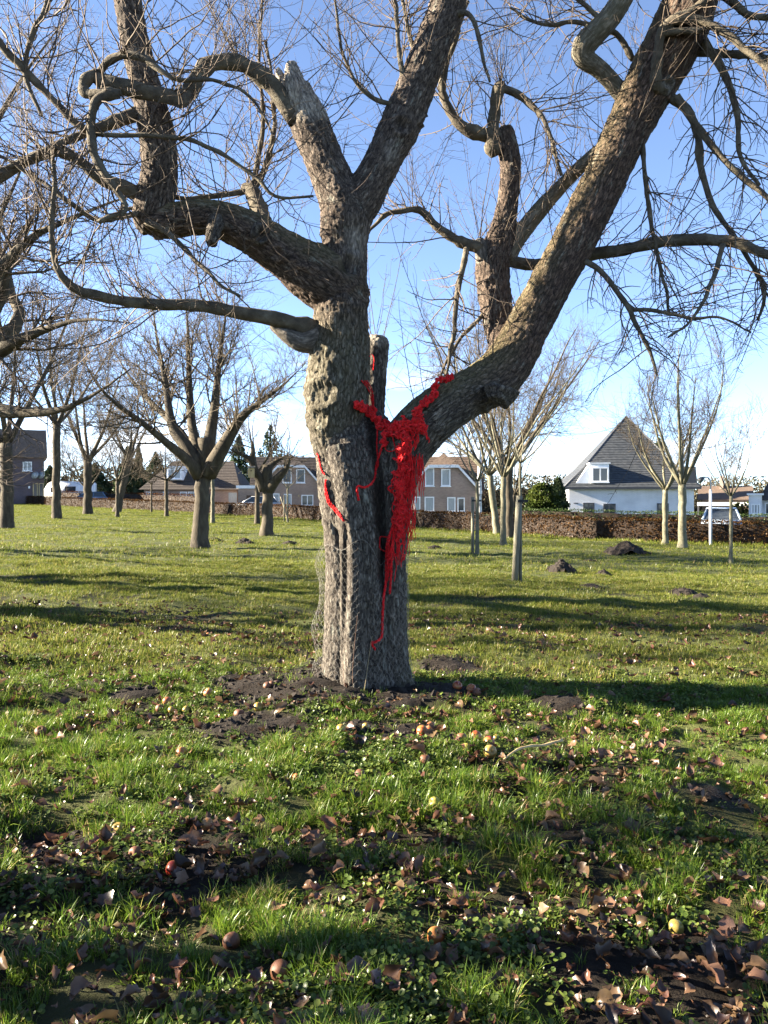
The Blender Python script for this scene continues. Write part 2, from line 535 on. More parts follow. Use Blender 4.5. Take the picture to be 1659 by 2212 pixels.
# ================================================================ the old apple tree
TX, TY = -0.14, 6.0
def path(pts, n):
    """picture points (u, v, distance, radius in picture pixels) -> world path and radius"""
    q = [np.r_[P(u, v, Y), r * Y / F] for (u, v, Y, r) in pts]
    c = catmull(q, n)
    return c[:, :3], np.maximum(c[:, 3], 0.002)

BIG = {     # stems and limbs that make one continuous wooden body
 'core':  ([(792, 1550, 6.04, 122), (791, 1505, 6.03, 98), (791, 1465, 6.03, 86), (790, 1380, 6.03, 80), (790, 1250, 6.03, 79), (791, 1150, 6.03, 79), (793, 1060, 6.03, 80), (796, 995, 6.03, 78), (800, 950, 6.03, 62), (806, 912, 6.04, 40), (811, 885, 6.05, 14)], 30),
 'left':  ([(712, 1555, 5.9, 66), (728, 1505, 5.9, 52), (738, 1455, 5.9, 44), (741, 1380, 5.88, 40), (741, 1300, 5.87, 39), (739, 1210, 5.86, 36), (735, 1130, 5.87, 38), (732, 1050, 5.9, 44), (733, 990, 5.93, 50), (725, 930, 5.95, 57),
            (727, 880, 5.95, 63), (731, 830, 5.95, 68), (733, 780, 5.95, 66), (737, 730, 5.95, 60), (736, 680, 5.96, 57), (737, 630, 5.98, 55), (743, 580, 6.0, 50), (745, 530, 6.0, 47), (746, 485, 6.0, 55), (748, 450, 6.0, 52)], 60),
 'ridge': ([(772, 1550, 5.74, 36), (766, 1450, 5.72, 30), (764, 1330, 5.71, 28), (762, 1220, 5.71, 27), (758, 1120, 5.72, 28), (752, 1040, 5.76, 32), (742, 970, 5.82, 40)], 30),
 'rootl': ([(700, 1560, 5.85, 40), (712, 1490, 5.88, 24), (718, 1430, 5.9, 22), (722, 1330, 5.92, 20), (722, 1230, 5.93, 18), (720, 1160, 5.94, 16)], 22),
 'rightcol': ([(888, 1560, 5.96, 64), (862, 1510, 5.96, 50), (846, 1460, 5.96, 42), (838, 1380, 5.95, 41), (836, 1250, 5.95, 42), (838, 1150, 5.95, 42), (848, 1060, 5.95, 46), (868, 985, 5.95, 53), (905, 930, 5.94, 57),
               (955, 885, 5.92, 54), (1010, 853, 5.9, 50), (1062, 823, 5.86, 52), (1104, 776, 5.82, 50), (1143, 700, 5.76, 46), (1190, 612, 5.68, 45), (1240, 520, 5.6, 46), (1288, 425, 5.5, 46), (1330, 335, 5.4, 46), (1372, 245, 5.3, 50),
               (1418, 160, 5.2, 56), (1460, 80, 5.1, 60), (1492, 0, 5.0, 56), (1512, -80, 4.95, 46)], 80),
 'mid':   ([(800, 1560, 5.92, 40), (795, 1450, 5.86, 36), (792, 1330, 5.82, 36), (790, 1200, 5.8, 36), (782, 1100, 5.8, 34), (770, 1020, 5.82, 32), (755, 950, 5.85, 34)], 30),
 'forka': ([(748, 460, 6.0, 54), (728, 415, 6.02, 46), (706, 360, 6.05, 42), (684, 305, 6.08, 41), (664, 255, 6.1, 41), (650, 222, 6.12, 36)], 24),
 'spl1':  ([(655, 250, 6.12, 30), (642, 200, 6.12, 26), (634, 165, 6.12, 19), (628, 135, 6.12, 11)], 10),
 'spl2':  ([(632, 250, 6.1, 18), (615, 200, 6.08, 13), (605, 165, 6.07, 9), (600, 147, 6.07, 5)], 8),
 'spl3':  ([(680, 260, 6.1, 20), (675, 225, 6.12, 14), (668, 195, 6.14, 8), (664, 176, 6.14, 4)], 8),
 'spl4':  ([(690, 275, 6.08, 14), (688, 240, 6.08, 9), (684, 222, 6.08, 5)], 6),
 'burl':  ([(640, 235, 6.0, 13), (634, 200, 5.99, 15), (628, 172, 6.0, 13), (622, 152, 6.02, 8)], 8),
 'forkb': ([(752, 470, 6.0, 50), (782, 428, 6.02, 43), (812, 375, 6.05, 38), (838, 325, 6.08, 40), (866, 268, 6.12, 43), (892, 205, 6.16, 41), (925, 120, 6.2, 39), (958, 35, 6.25, 38), (985, -55, 6.3, 35)], 36),
 'limbc': ([(742, 640, 5.97, 56), (690, 600, 5.93, 62), (640, 566, 5.88, 53), (590, 532, 5.82, 47), (540, 503, 5.77, 44), (488, 478, 5.72, 39), (430, 470, 5.68, 36), (375, 476, 5.65, 36), (330, 478, 5.63, 37)], 36),
 'limbc2': ([(318, 500, 5.63, 24), (325, 468, 5.63, 38), (336, 425, 5.62, 40), (345, 378, 5.6, 38), (343, 322, 5.58, 38), (334, 262, 5.56, 36), (318, 200, 5.54, 32), (302, 132, 5.52, 31), (286, 66, 5.5, 29), (276, 0, 5.48, 29), (266, -70, 5.46, 27)], 40),
 'stubc': ([(468, 478, 5.6, 17), (460, 505, 5.5, 15), (457, 527, 5.45, 12)], 8),
 'bump1': ([(560, 500, 5.68, 20), (565, 512, 5.66, 18)], 4),
 'stem2': ([(1095, 800, 6.0, 26), (1082, 735, 6.2, 28), (1074, 680, 6.3, 33), (1066, 620, 6.35, 36), (1064, 570, 6.35, 36), (1078, 525, 6.35, 32), (1090, 475, 6.35, 25), (1100, 410, 6.35, 22), (1102, 350, 6.35, 22), (1092, 300, 6.35, 22), (1088, 278, 6.35, 19)], 40),
 'stem2b': ([(1045, 560, 6.3, 18), (1038, 530, 6.28, 14), (1034, 515, 6.27, 9)], 6),
 'stem2c': ([(1092, 560, 6.36, 20), (1120, 512, 6.36, 19), (1165, 455, 6.34, 18), (1212, 403, 6.3, 15), (1262, 352, 6.2, 14), (1310, 310, 6.1, 12)], 20),
 'stub':  ([(808, 960, 6.25, 26), (806, 880, 6.28, 25), (808, 800, 6.3, 27), (813, 755, 6.3, 27), (817, 735, 6.3, 24), (818, 726, 6.3, 17)], 20),
 'knobl': ([(690, 730, 5.9, 28), (655, 740, 5.86, 22), (625, 728, 5.84, 17), (600, 713, 5.84, 11), (586, 702, 5.84, 9)], 12),
 'knobr': ([(1395, 200, 5.18, 26), (1425, 190, 5.1, 22), (1442, 182, 5.06, 18)], 6),
 'elbow': ([(1345, 205, 5.35, 18), (1298, 152, 5.28, 18), (1258, 122, 5.24, 22), (1266, 92, 5.2, 25), (1312, 45, 5.15, 24), (1345, -5, 5.12, 23), (1375, -70, 5.1, 20)], 24),
 'underb': ([(1085, 840, 5.84, 40), (1080, 860, 5.84, 28), (1075, 872, 5.84, 14)], 6),
}
def lean_c(u): return .18 * min(max((690 - u) / 330, 0), 1)
for k_ in ('limbc', 'limbc2', 'stubc', 'bump1'):      # the left limb swings away from the camera
    BIG[k_] = ([(u, v, Y + (lean_c(u) if k_ != 'limbc2' else .18), r) for (u, v, Y, r) in BIG[k_][0]], BIG[k_][1])
def back(v): return .95 * min(max((900 - v) / 700, 0), 1)
for k_ in ('rightcol', 'knobr', 'elbow'):      # the right limb leans slightly away
    BIG[k_] = ([(u, v, Y + (back(v) if u > 1000 else 0) + .25 * min(max((u - 950) / 150, 0), 1), r) for (u, v, Y, r) in BIG[k_][0]], BIG[k_][1])
for k_ in ('stem2', 'stem2b', 'stem2c'):
    BIG[k_] = ([(u, v, Y + (.35 if Y > 6.15 or k_ == 'stem2c' else .2), r) for (u, v, Y, r) in BIG[k_][0]], BIG[k_][1])
raw, SEG = [], []
for k, (pts, n) in BIG.items():
    C, R = path(pts, n)
    raw.append(tubes(C[None], R[None], 22))
    SEG.append((k, C, R))
V, q, t = join(raw)
tmp = mesh_np('tmp_trunk', V, q, t)
to = bpy.data.objects.new('tmp_trunk', tmp); COL.objects.link(to)
md = to.modifiers.new('r', 'REMESH'); md.mode = 'VOXEL'; md.voxel_size = 0.0107; md.adaptivity = 0
ms = to.modifiers.new('s', 'SMOOTH'); ms.factor = 0.5; ms.iterations = 7
dg = bpy.context.evaluated_depsgraph_get()
ev = bpy.data.meshes.new_from_object(to.evaluated_get(dg), depsgraph=dg)
bpy.data.objects.remove(to); bpy.data.meshes.remove(tmp)
ev.name = 'trunk'
nv = len(ev.vertices)
co = np.empty(nv * 3, np.float32); ev.vertices.foreach_get('co', co); co = co.reshape(-1, 3).astype(float)
no = np.empty(nv * 3, np.float32); ev.vertices.foreach_get('normal', no); no = no.reshape(-1, 3).astype(float)
print('trunk verts', nv)
# coordinates that follow the nearest limb: two across, one along
best = np.full(nv, 1e9); bark = np.zeros((nv, 3)); rad = np.zeros(nv); owner = np.zeros(nv, int); along = np.zeros(nv)
for si, (k, C, R) in enumerate(SEG):
    lo_, hi_ = C.min(0) - R.max() * 1.5, C.max(0) + R.max() * 1.5
    sel = np.where(np.all((co > lo_) & (co < hi_), axis=1))[0]
    if not len(sel): continue
    p = co[sel]
    T = np.gradient(C, axis=0); T /= np.linalg.norm(T, axis=1, keepdims=True)
    S = np.r_[0, np.cumsum(np.linalg.norm(np.diff(C, axis=0), axis=1))]
    nn = np.cross(T[0], (0.3, 0.9, 0.1)); nn /= np.linalg.norm(nn); NN = [nn]
    for i in range(1, len(C)):
        nn = nn - T[i] * (nn @ T[i]); nn = nn / np.linalg.norm(nn); NN.append(nn)
    NN = np.array(NN); BB = np.cross(T, NN)
    for c0 in range(0, len(p), 20000):
        pc = p[c0:c0 + 20000]
        d = np.linalg.norm(pc[:, None] - C[None], axis=2)
        j = np.argmin(d / R[None], axis=1)
        rel = pc - C[j]
        s = np.sum(rel * T[j], 1)
        score = np.linalg.norm(rel, axis=1) / R[j]
        ids = sel[c0:c0 + 20000]
        b = score < best[ids]
        ib = ids[b]
        best[ib] = score[b]
        bark[ib] = np.stack([np.sum(rel * NN[j], 1), np.sum(rel * BB[j], 1), S[j] + s], 1)[b] + si * 7.31
        rad[ib] = R[j][b]; owner[ib] = si; along[ib] = (S[j] + s)[b] / S[-1]
names = [s[0] for s in SEG]
def own(*ks): return np.isin(owner, [names.index(k) for k in ks])
# ---- large dents: the hollow between the stems, the groove left of the middle, knot holes
cu = CX + co[:, 0] / co[:, 1] * F
cv = HY - (co[:, 2] - EYE) / co[:, 1] * F
def groove(pts, width, depth, front):
    pts = np.asarray(pts, float)
    vv = pts[:, 1]
    uu = np.interp(cv, vv, pts[:, 0])
    amp = np.clip((cv - vv[0]) / 40, 0, 1) * np.clip((vv[-1] - cv) / 60, 0, 1)
    d = np.exp(-((cu - uu) / width) ** 2) * amp * depth
    d *= (no[:, 1] < 0.35) & (co[:, 1] < front)
    return d
g1 = groove([(800, 880), (806, 940), (812, 1000), (818, 1060), (822, 1120), (824, 1190), (826, 1290)], 10, 0.11, 6.02)
g2 = groove([(744, 1120), (748, 1160), (748, 1220), (746, 1300), (742, 1400), (738, 1490)], 6, 0.035, 5.95)
g3 = groove([(690, 1105), (712, 1125), (730, 1150), (742, 1190), (746, 1260), (747, 1330)], 8, 0.03, 5.95)
push = g1 + g2 + g3
co[:, 1] += push * np.where(no[:, 1] < 0.35, 1, 0)
dark = np.clip(push / 0.05, 0, 1)  # shade painted into the grooves, darker with their depth
def knot(u, v, r, lift, hole):
    d = np.hypot(cu - u, (cv - v)) / r
    fr = (no[:, 1] < 0.1)
    ringh = np.exp(-((d - 1.0) / 0.32) ** 2) * lift
    holeh = np.exp(-(d / 0.55) ** 2) * hole
    return (ringh - holeh) * fr, np.exp(-(d / 0.5) ** 2) * fr
kd = np.zeros(nv); knot_shade = np.zeros(nv)
for (u, v, r, l, h) in ((752, 577, 27, .022, .04), (868, 272, 20, .022, .02), (566, 507, 17, .028, .02), (700, 520, 14, .01, .0), (918, 262, 12, .02, .0), (770, 640, 24, .018, .0),
                        (700, 850, 30, .03, .0), (690, 905, 22, .02, 0), (740, 700, 24, .015, 0), (600, 548, 16, .02, .0), (1442, 180, 11, .012, .02), (1070, 875, 22, .02, 0), (660, 560, 20, .016, 0), (1062, 615, 14, .012, .008), (330, 500, 20, .02, 0)):
    a_, b_ = knot(u, v, r, l, h); kd += a_; knot_shade = np.maximum(knot_shade, b_ * (h > 0.01))
# ---- bark relief: long plates with fissures between them
amp = np.clip(rad / 0.26, 0.12, 1.0)
sc = np.clip(0.020 + 0.05 * rad, 0.02, 0.034)
w1 = bark + (np.stack([fbm(bark * 9, 2, s_) for s_ in (61, 62, 63)], 1) - .5) * 0.035
rough_side = np.clip((770 - cu) / 60, 0, 1) * ((cv > 640) & (cv < 1000)) * own('left')
bp_ = np.stack([w1[:, 0] / sc, w1[:, 1] / sc, w1[:, 2] / (sc * 5.2)], 1)
f1, f2 = voro(bp_, 3)
edge = np.clip((f2 - f1) / 0.42, 0, 1); edge = edge * edge * (3 - 2 * edge)
plate = vnoise(np.floor(bp_ * 0.9 + 0.5), 8)
fine = fbm(np.stack([bark[:, 0] / .011, bark[:, 1] / .011, bark[:, 2] / .03], 1), 3, 71)
big = fbm(bark / 0.12, 3, 77)
h = (edge * 0.008 + (fine - .5) * 0.011) * (0.45 + 0.75 * amp) + (big - .5) * 0.035 * amp + rough_side * (fine - .5) * 0.016
smooth_zone = own('stem2c', 'elbow', 'knobl', 'knobr', 'stem2b') * 0.5
h *= 1 - smooth_zone
co2 = co + no * (h + kd)[:, None]
ev.vertices.foreach_set('co', co2.astype(np.float32).ravel())
ev.update()
barkc = np.stack([bark[:, 0] / .03, bark[:, 1] / .03, bark[:, 2] / .11], 1)
fiss_shade = np.clip(0.50 + 0.60 * edge + (fine - .5) * .9, 0.12, 1) * (1 - dark * 0.6) * (1 - knot_shade * 0.75)  # bark fissures, with painted shade in grooves and knot holes
fiss_shade = np.where(smooth_zone > 0, 0.75 + 0.25 * fiss_shade, fiss_shade)
wood = np.clip((268 - cv) / 30, 0, 1) * own('spl1', 'spl2', 'spl3', 'spl4', 'burl', 'forka') * 1.0
wood = np.maximum(wood, 0.75 * np.exp(-(((cu - 768) / 22) ** 2 + ((cv - 520) / 38) ** 2)))
wood = np.maximum(wood, 0.55 * np.exp(-(((cu - 845) / 14) ** 2 + ((cv - 330) / 22) ** 2)))
wood = np.maximum(wood, np.clip((752 - cv) / 14, 0, 1) * own('stub') * 0.8)
moss = np.clip(no[:, 2] * 1.2, 0, 1) * own('limbc', 'rightcol') * 0.75 + np.clip((cv - 640) / 80, 0, 1) * np.clip((1000 - cv) / 60, 0, 1) * own('left') * .25
moss += 0.3 * own('stem2c', 'elbow')
red = np.clip(own('rightcol') * np.clip((900 - cv) / 120, 0, 1) + own('stem2', 'limbc') * .7 + own('forkb', 'forka', 'limbc2') * 0.45 + own('left') * .5 * np.clip((760 - cv) / 100, 0, 1), 0, 1)
for nm, arr in (('fiss_shade', fiss_shade), ('wood', wood), ('moss', moss), ('red', red), ('smoothbark', (smooth_zone > 0) * 1.0)):
    a = ev.attributes.new(nm, 'FLOAT', 'POINT'); a.data.foreach_set('value', np.asarray(arr, np.float32))
a = ev.attributes.new('bark', 'FLOAT_VECTOR', 'POINT'); a.data.foreach_set('vector', barkc.astype(np.float32).ravel())
ev.materials.clear(); ev.materials.append(M['bark'])
ev.polygons.foreach_set('use_smooth', np.ones(len(ev.polygons), bool))
apple = thing('apple_tree', 'old gnarled apple tree with broken stump limb, red yarn hung in its fork', 'tree', (TX, TY, gz(TX, TY)))
trunk = link('trunk', ev, apple)
TB = BVHTree.FromPolygons([tuple(x) for x in co2], [tuple(p.vertices) for p in ev.polygons])

# ---------------------------------------------------------------- branches grown by level
def grow(rng, p0, d0, L, k, wob, trop, trop_vec=(0, 0, 1)):
    n = len(p0)
    d = d0 / np.maximum(np.linalg.norm(d0, axis=1, keepdims=True), 1e-9)
    pts = [p0]
    p = p0
    tv = np.asarray(trop_vec, float)
    for i in range(k):
        d = d + rng.normal(0, 1, (n, 3)) * np.asarray(wob).reshape(-1, 1) + tv * np.asarray(trop).reshape(-1, 1)
        d = d / np.linalg.norm(d, axis=1, keepdims=True)
        p = p + d * (np.asarray(L).reshape(-1, 1) / k)
        pts.append(p)
    return np.stack(pts, 1)

def spawn(rng, PT, R, m, tmin, tmax, ang, bias=(0, 0, 0)):
    """m starts on the given paths, chosen by length -> positions, directions, radius there, t"""
    ln = np.linalg.norm(np.diff(PT, axis=1), axis=2).sum(1)
    idx = rng.choice(len(PT), m, p=ln / ln.sum())
    k = PT.shape[1]
    t = rng.uniform(tmin, tmax, m) * (k - 1)
    i = np.clip(t.astype(int), 0, k - 2); f = (t - i)[:, None]
    pos = PT[idx, i] * (1 - f) + PT[idx, i + 1] * f
    tan = PT[idx, i + 1] - PT[idx, i]
    tan /= np.maximum(np.linalg.norm(tan, axis=1, keepdims=True), 1e-9)
    r = rng.normal(0, 1, (m, 3)) + np.asarray(bias)
    r -= tan * np.sum(r * tan, 1, keepdims=True)
    r /= np.maximum(np.linalg.norm(r, axis=1, keepdims=True), 1e-9)
    an = np.radians(rng.uniform(ang[0], ang[1], m))[:, None]
    d = tan * np.cos(an) + r * np.sin(an)
    rr = R[idx, i] * (1 - f[:, 0]) + R[idx, i + 1] * f[:, 0]
    return pos, d, rr, t / (k - 1)

def taper(r0, k, end=0.35):
    t = np.linspace(0, 1, k)[None]
    return np.asarray(r0).reshape(-1, 1) * (1 - (1 - end) * t)

BR = [   # hand-placed branches of the old tree: picture points (u, v, distance, radius)
 [(640, 262, 6.05, 20), (612, 218, 6.02, 21), (590, 186, 6.0, 20), (556, 158, 5.96, 18), (520, 137, 5.92, 16), (474, 135, 5.88, 17), (440, 148, 5.84, 18), (418, 182, 5.8, 16), (394, 210, 5.76, 17), (345, 208, 5.3, 16), (280, 195, 5.1, 17), (222, 178, 5.1, 17), (205, 162, 5.1, 14)],
 [(210, 160, 5.1, 13), (188, 172, 5.08, 12), (181, 196, 5.06, 11), (200, 205, 5.04, 10), (236, 202, 5.0, 10), (262, 204, 5.0, 8)],
 [(258, 203, 5.0, 11), (220, 210, 4.98, 11), (203, 230, 4.96, 10), (198, 280, 4.95, 9), (206, 335, 4.95, 9), (226, 375, 4.95, 8), (250, 410, 4.95, 7), (272, 455, 4.95, 6), (210, 480, 4.9, 5)],
 [(212, 160, 5.1, 8), (235, 132, 5.05, 8), (270, 119, 5.0, 8), (312, 128, 4.98, 8), (350, 155, 4.96, 6), (385, 172, 4.95, 5), (470, 175, 4.95, 4), (545, 215, 4.95, 3), (590, 300, 4.95, 2)],
 [(680, 712, 5.9, 20), (645, 702, 5.86, 18), (600, 690, 5.8, 16), (520, 676, 5.72, 14), (430, 661, 5.62, 12.5), (330, 658, 5.52, 12), (230, 645, 5.4, 11), (165, 627, 5.32, 10), (128, 585, 5.26, 8), (108, 500, 5.2, 6), (118, 400, 5.2, 5), (112, 300, 5.2, 4)],
 [(300, 420, 5.6, 16), (262, 402, 5.55, 15), (215, 385, 5.5, 13), (175, 350, 5.45, 12), (120, 327, 5.4, 12), (60, 347, 5.35, 11), (0, 383, 5.3, 11), (-80, 430, 5.2, 10)],
 [(300, 245, 5.55, 17), (268, 256, 5.5, 15), (235, 268, 5.45, 12), (180, 290, 5.4, 9), (110, 318, 5.35, 7), (50, 350, 5.3, 6), (-30, 380, 5.3, 5)],
 [(195, 282, 5.3, 6), (165, 268, 5.3, 8), (115, 215, 5.25, 8), (50, 150, 5.2, 9), (0, 95, 5.15, 9), (-60, 20, 5.1, 9)],
 [(90, 250, 5.2, 4), (55, 160, 5.2, 5), (75, 70, 5.2, 6), (98, 28, 5.2, 6), (120, -30, 5.2, 7)],
 [(200, 290, 5.0, 4), (250, 292, 5.0, 5), (340, 294, 5.0, 5), (425, 306, 5.0, 5), (500, 345, 5.0, 4.5), (555, 385, 5.0, 4), (600, 424, 5.0, 3.5), (675, 424, 5.0, 2.5)],
 [(572, 480, 6.0, 17), (558, 450, 6.15, 18), (545, 415, 6.25, 17), (528, 408, 6.28, 12)],
 [(545, 412, 6.25, 9), (570, 370, 6.3, 7), (585, 320, 6.35, 6), (592, 270, 6.4, 5), (588, 190, 6.4, 4), (575, 90, 6.4, 3)],
 [(545, 412, 6.25, 7), (560, 330, 6.3, 5), (568, 250, 6.3, 4.5), (560, 130, 6.3, 3.5), (565, 0, 6.3, 2.5)],
 [(540, 412, 6.25, 7), (490, 420, 6.2, 6), (420, 428, 6.1, 5), (350, 428, 6.0, 4), (270, 450, 5.9, 3)],
 [(1040, 535, 6.28, 14), (1010, 528, 6.26, 12), (980, 515, 6.24, 10), (945, 492, 6.22, 9), (915, 460, 6.2, 8), (895, 452, 6.2, 7), (840, 462, 6.2, 5), (800, 500, 6.2, 3)],
 [(1092, 298, 6.35, 16), (1060, 294, 6.33, 16), (1028, 287, 6.3, 15), (1000, 275, 6.28, 12), (975, 245, 6.26, 10), (955, 200, 6.25, 9), (962, 150, 6.25, 7), (985, 80, 6.2, 5), (1010, 0, 6.2, 4)],
 [(1072, 335, 6.32, 14), (1064, 312, 6.28, 15), (1066, 270, 6.26, 13), (1072, 220, 6.24, 13), (1080, 192, 6.22, 15), (1086, 182, 6.22, 11)],
 [(1084, 190, 6.22, 8), (1115, 202, 6.2, 8), (1145, 225, 6.16, 7), (1172, 255, 6.12, 5), (1200, 330, 6.1, 4), (1215, 380, 6.1, 3)],
 [(1085, 560, 6.34, 12), (1150, 572, 6.4, 13), (1220, 562, 6.35, 13), (1282, 549, 6.25, 14), (1340, 541, 6.15, 12.5), (1430, 523, 6.0, 12.5), (1530, 519, 5.85, 12.5), (1600, 526, 5.75, 11), (1660, 552, 5.65, 10), (1740, 600, 5.5, 8)],
 [(1422, 192, 5.05, 15), (1416, 176, 5.0, 13), (1422, 110, 4.95, 10), (1430, 68, 4.9, 10), (1462, 42, 4.85, 11), (1515, 46, 4.8, 9), (1580, 80, 4.7, 8), (1660, 150, 4.6, 7), (1740, 200, 4.5, 6)],
 [(1462, 42, 4.85, 10), (1500, 20, 4.8, 9), (1540, -10, 4.75, 8), (1600, -60, 4.7, 7)],
 [(1430, 70, 4.9, 8), (1470, 68, 4.86, 8), (1512, 64, 4.82, 6), (1524, 48, 4.8, 3)],
 [(1445, 208, 5.15, 10), (1485, 238, 5.2, 10), (1507, 294, 5.2, 8), (1518, 381, 5.15, 7), (1551, 463, 5.1, 6), (1589, 517, 5.05, 5.5), (1649, 615, 5.0, 4.5), (1640, 690, 5.0, 3)],
 [(1462, 208, 5.1, 9), (1513, 283, 5.05, 8), (1562, 343, 5.0, 7), (1627, 403, 4.95, 6), (1700, 470, 4.9, 5)],
 [(1387, 300, 5.3, 6), (1393, 381, 5.3, 5), (1404, 463, 5.3, 5), (1415, 523, 5.28, 4), (1431, 588, 5.25, 4), (1447, 680, 5.25, 3)],
 [(1240, 560, 5.6, 7), (1270, 568, 5.55, 6.5), (1300, 588, 5.5, 6), (1333, 631, 5.45, 6), (1360, 670, 5.4, 5.5), (1382, 724, 5.35, 4.5), (1404, 762, 5.3, 4), (1418, 812, 5.3, 2.5)],
 [(1360, 670, 5.55, 4.5), (1410, 670, 5.5, 4), (1485, 686, 5.45, 3.5), (1560, 690, 5.4, 2.5), (1620, 720, 5.35, 2)],
 [(1562, 528, 5.8, 6), (1545, 588, 5.75, 5), (1518, 653, 5.7, 4), (1485, 702, 5.7, 3), (1440, 730, 5.7, 2)],
 [(1436, 112, 5.15, 9), (1529, 114, 5.1, 8.5), (1605, 120, 5.05, 8), (1690, 132, 5.0, 7)],
 [(1368, 130, 5.3, 6), (1327, 71, 5.25, 6), (1246, 49, 5.2, 5), (1170, 54, 5.2, 4), (1100, 20, 5.2, 3)],
 [(1008, 535, 6.24, 7), (1004, 560, 6.2, 6.5), (990, 626, 6.2, 6), (982, 708, 6.2, 5), (972, 770, 6.2, 4), (962, 812, 6.2, 3)],
 [(1055, 660, 6.3, 5), (1035, 690, 6.28, 4.5), (990, 735, 6.25, 4), (960, 790, 6.25, 3), (950, 830, 6.25, 2)],
 [(870, 224, 6.1, 5), (845, 224, 6.05, 5), (806, 212, 6.0, 5), (770, 180, 5.95, 4), (740, 120, 5.9, 3.5), (728, 50, 5.85, 3), (720, -20, 5.8, 2.5)],
 [(985, 30, 6.2, 9), (1010, 30, 6.15, 6), (1030, 60, 6.1, 5), (1040, 110, 6.1, 4), (1060, 180, 6.1, 2.5)],
 [(890, 195, 6.1, 7), (868, 150, 6.1, 6), (858, 70, 6.1, 5), (852, -40, 6.1, 4)],
 [(905, 150, 6.15, 6), (888, 90, 6.2, 5), (872, 20, 6.2, 4), (862, -50, 6.2, 4)],
 [(300, 460, 5.55, 7), (255, 470, 5.4, 6), (205, 475, 5.3, 6), (150, 440, 5.2, 5), (90, 390, 5.2, 4), (20, 350, 5.2, 3)],
 [(318, 480, 5.5, 7), (360, 500, 5.4, 6), (420, 560, 5.3, 5), (470, 610, 5.2, 4), (520, 640, 5.2, 3)],
 [(1520, 90, 5.0, 9), (1560, 150, 4.95, 8), (1590, 240, 4.9, 6), (1600, 330, 4.85, 5), (1640, 400, 4.8, 4)],
 [(1505, -20, 5.0, 12), (1560, -10, 4.95, 9), (1620, 30, 4.9, 7), (1700, 40, 4.9, 6)],
 [(1310, 55, 5.15, 6), (1260, 10, 5.1, 5), (1200, -30, 5.0, 4)],
]
BR = [[(u, v, Y + (back(br[0][1]) + .25 if br[0][2] < 5.75 and br[0][0] > 1200 else .35 if br[0][2] > 6.15 and 1000 < br[0][0] < 1100 else .17 if br[0][0] <= 330 and br[0][1] >= 240 and br[0][2] > 5.15 else .06 if 530 < br[0][0] < 580 and br[0][2] >= 6 else 0), r) for (u, v, Y, r) in br] for br in BR]
rngA = np.random.default_rng(11)
KB = 34
BP, BRad = [], []
for pts in BR:
    C, R = path(pts, KB)
    jit = (np.stack([fbm(np.c_[C[:, 2] * 7, C[:, 0] * 7, np.full(KB, s_ + 0.3)], 2, s_ + len(BP)) for s_ in (1, 2, 3)], 1) - .5) * 0.05
    C = C + jit * np.linspace(0, 1, KB)[:, None]
    BP.append(C); BRad.append(R * (1 + (fbm(np.c_[C * 22], 2, 5) - .5) * .45 + .35 * np.clip(vnoise(C * 17, 9) - .74, 0, 1) * 4))
BP = np.array(BP); BRad = np.array(BRad)
for i in range(len(BP)):
    V, q, t = tubes(BP[i:i + 1], BRad[i:i + 1], 10)
    link('branch', mesh_np('branch', V, q, t, M['branch']), apple)

def twig_mesh(levels, sides=(3, 3)):
    ps = []
    for (PT, R) in levels:
        big = R[:, 0] > 0.004
        for sel, s in ((big, sides[0]), (~big, sides[1])):
            if sel.any(): ps.append(tubes(PT[sel], R[sel], s, cap=False))
    return join(ps)

def inview(PT, m=60):
    return PT
# limbs out of the top of the picture carry the crown
def limb_paths(keys, k=KB):
    o, r = [], []
    for key in keys:
        C = SEG[names.index(key)][1]; R = SEG[names.index(key)][2]
        ii = np.linspace(0, len(C) - 1, k)
        o.append(np.stack([np.interp(ii, np.arange(len(C)), C[:, a]) for a in range(3)], 1)); r.append(np.interp(ii, np.arange(len(C)), R))
    return np.array(o), np.array(r)
LV = []
# A: hidden upper crown beyond the frame, throws the shade on the lawn behind
topd = np.array([P(1512, -80, 6.15), P(985, -55, 6.3), P(266, -70, 5.64), P(1375, -70, 6.3), P(-80, 430, 5.37), P(1740, 600, 5.85)])
topv = np.array([(.5, .1, 1), (.35, .1, 1), (-.2, -.1, 1), (.3, -.4, .8), (-1, 0, .1), (1, .2, -.1)], float)
tr_ = np.array([.13, .125, .085, .06, .03, .026])
U0 = grow(rngA, topd, topv, np.array([1.9, 1.9, 1.7, 1.4, 1.0, 1.0]), 12, .10, .0)
LV.append((U0, taper(tr_, 13, .3)))
p, d, rr, tt_ = spawn(rngA, U0, taper(tr_, 13, .3), 46, .1, 1, (35, 75))
U1 = grow(rngA, p, d, rngA.uniform(.7, 1.7, 46), 10, .16, .02); RU1 = taper(np.clip(rr * .45, .008, .03), 11, .3)
LV.append((U1, RU1))
# B: side shoots on the visible branches
p, d, rr, tt_ = spawn(rngA, BP, BRad, 820, .15, 1, (30, 80), (0, 0, .35))
drop = (p[:, 0] > 1.3).astype(float)
B1 = grow(rngA, p, d, rngA.gamma(3.0, .15, 820) + .12, 9, .14, .05 - .13 * drop); RB1 = taper(np.clip(rr * .38, .0026, .0065), 10, .4)
LV.append((B1, RB1))
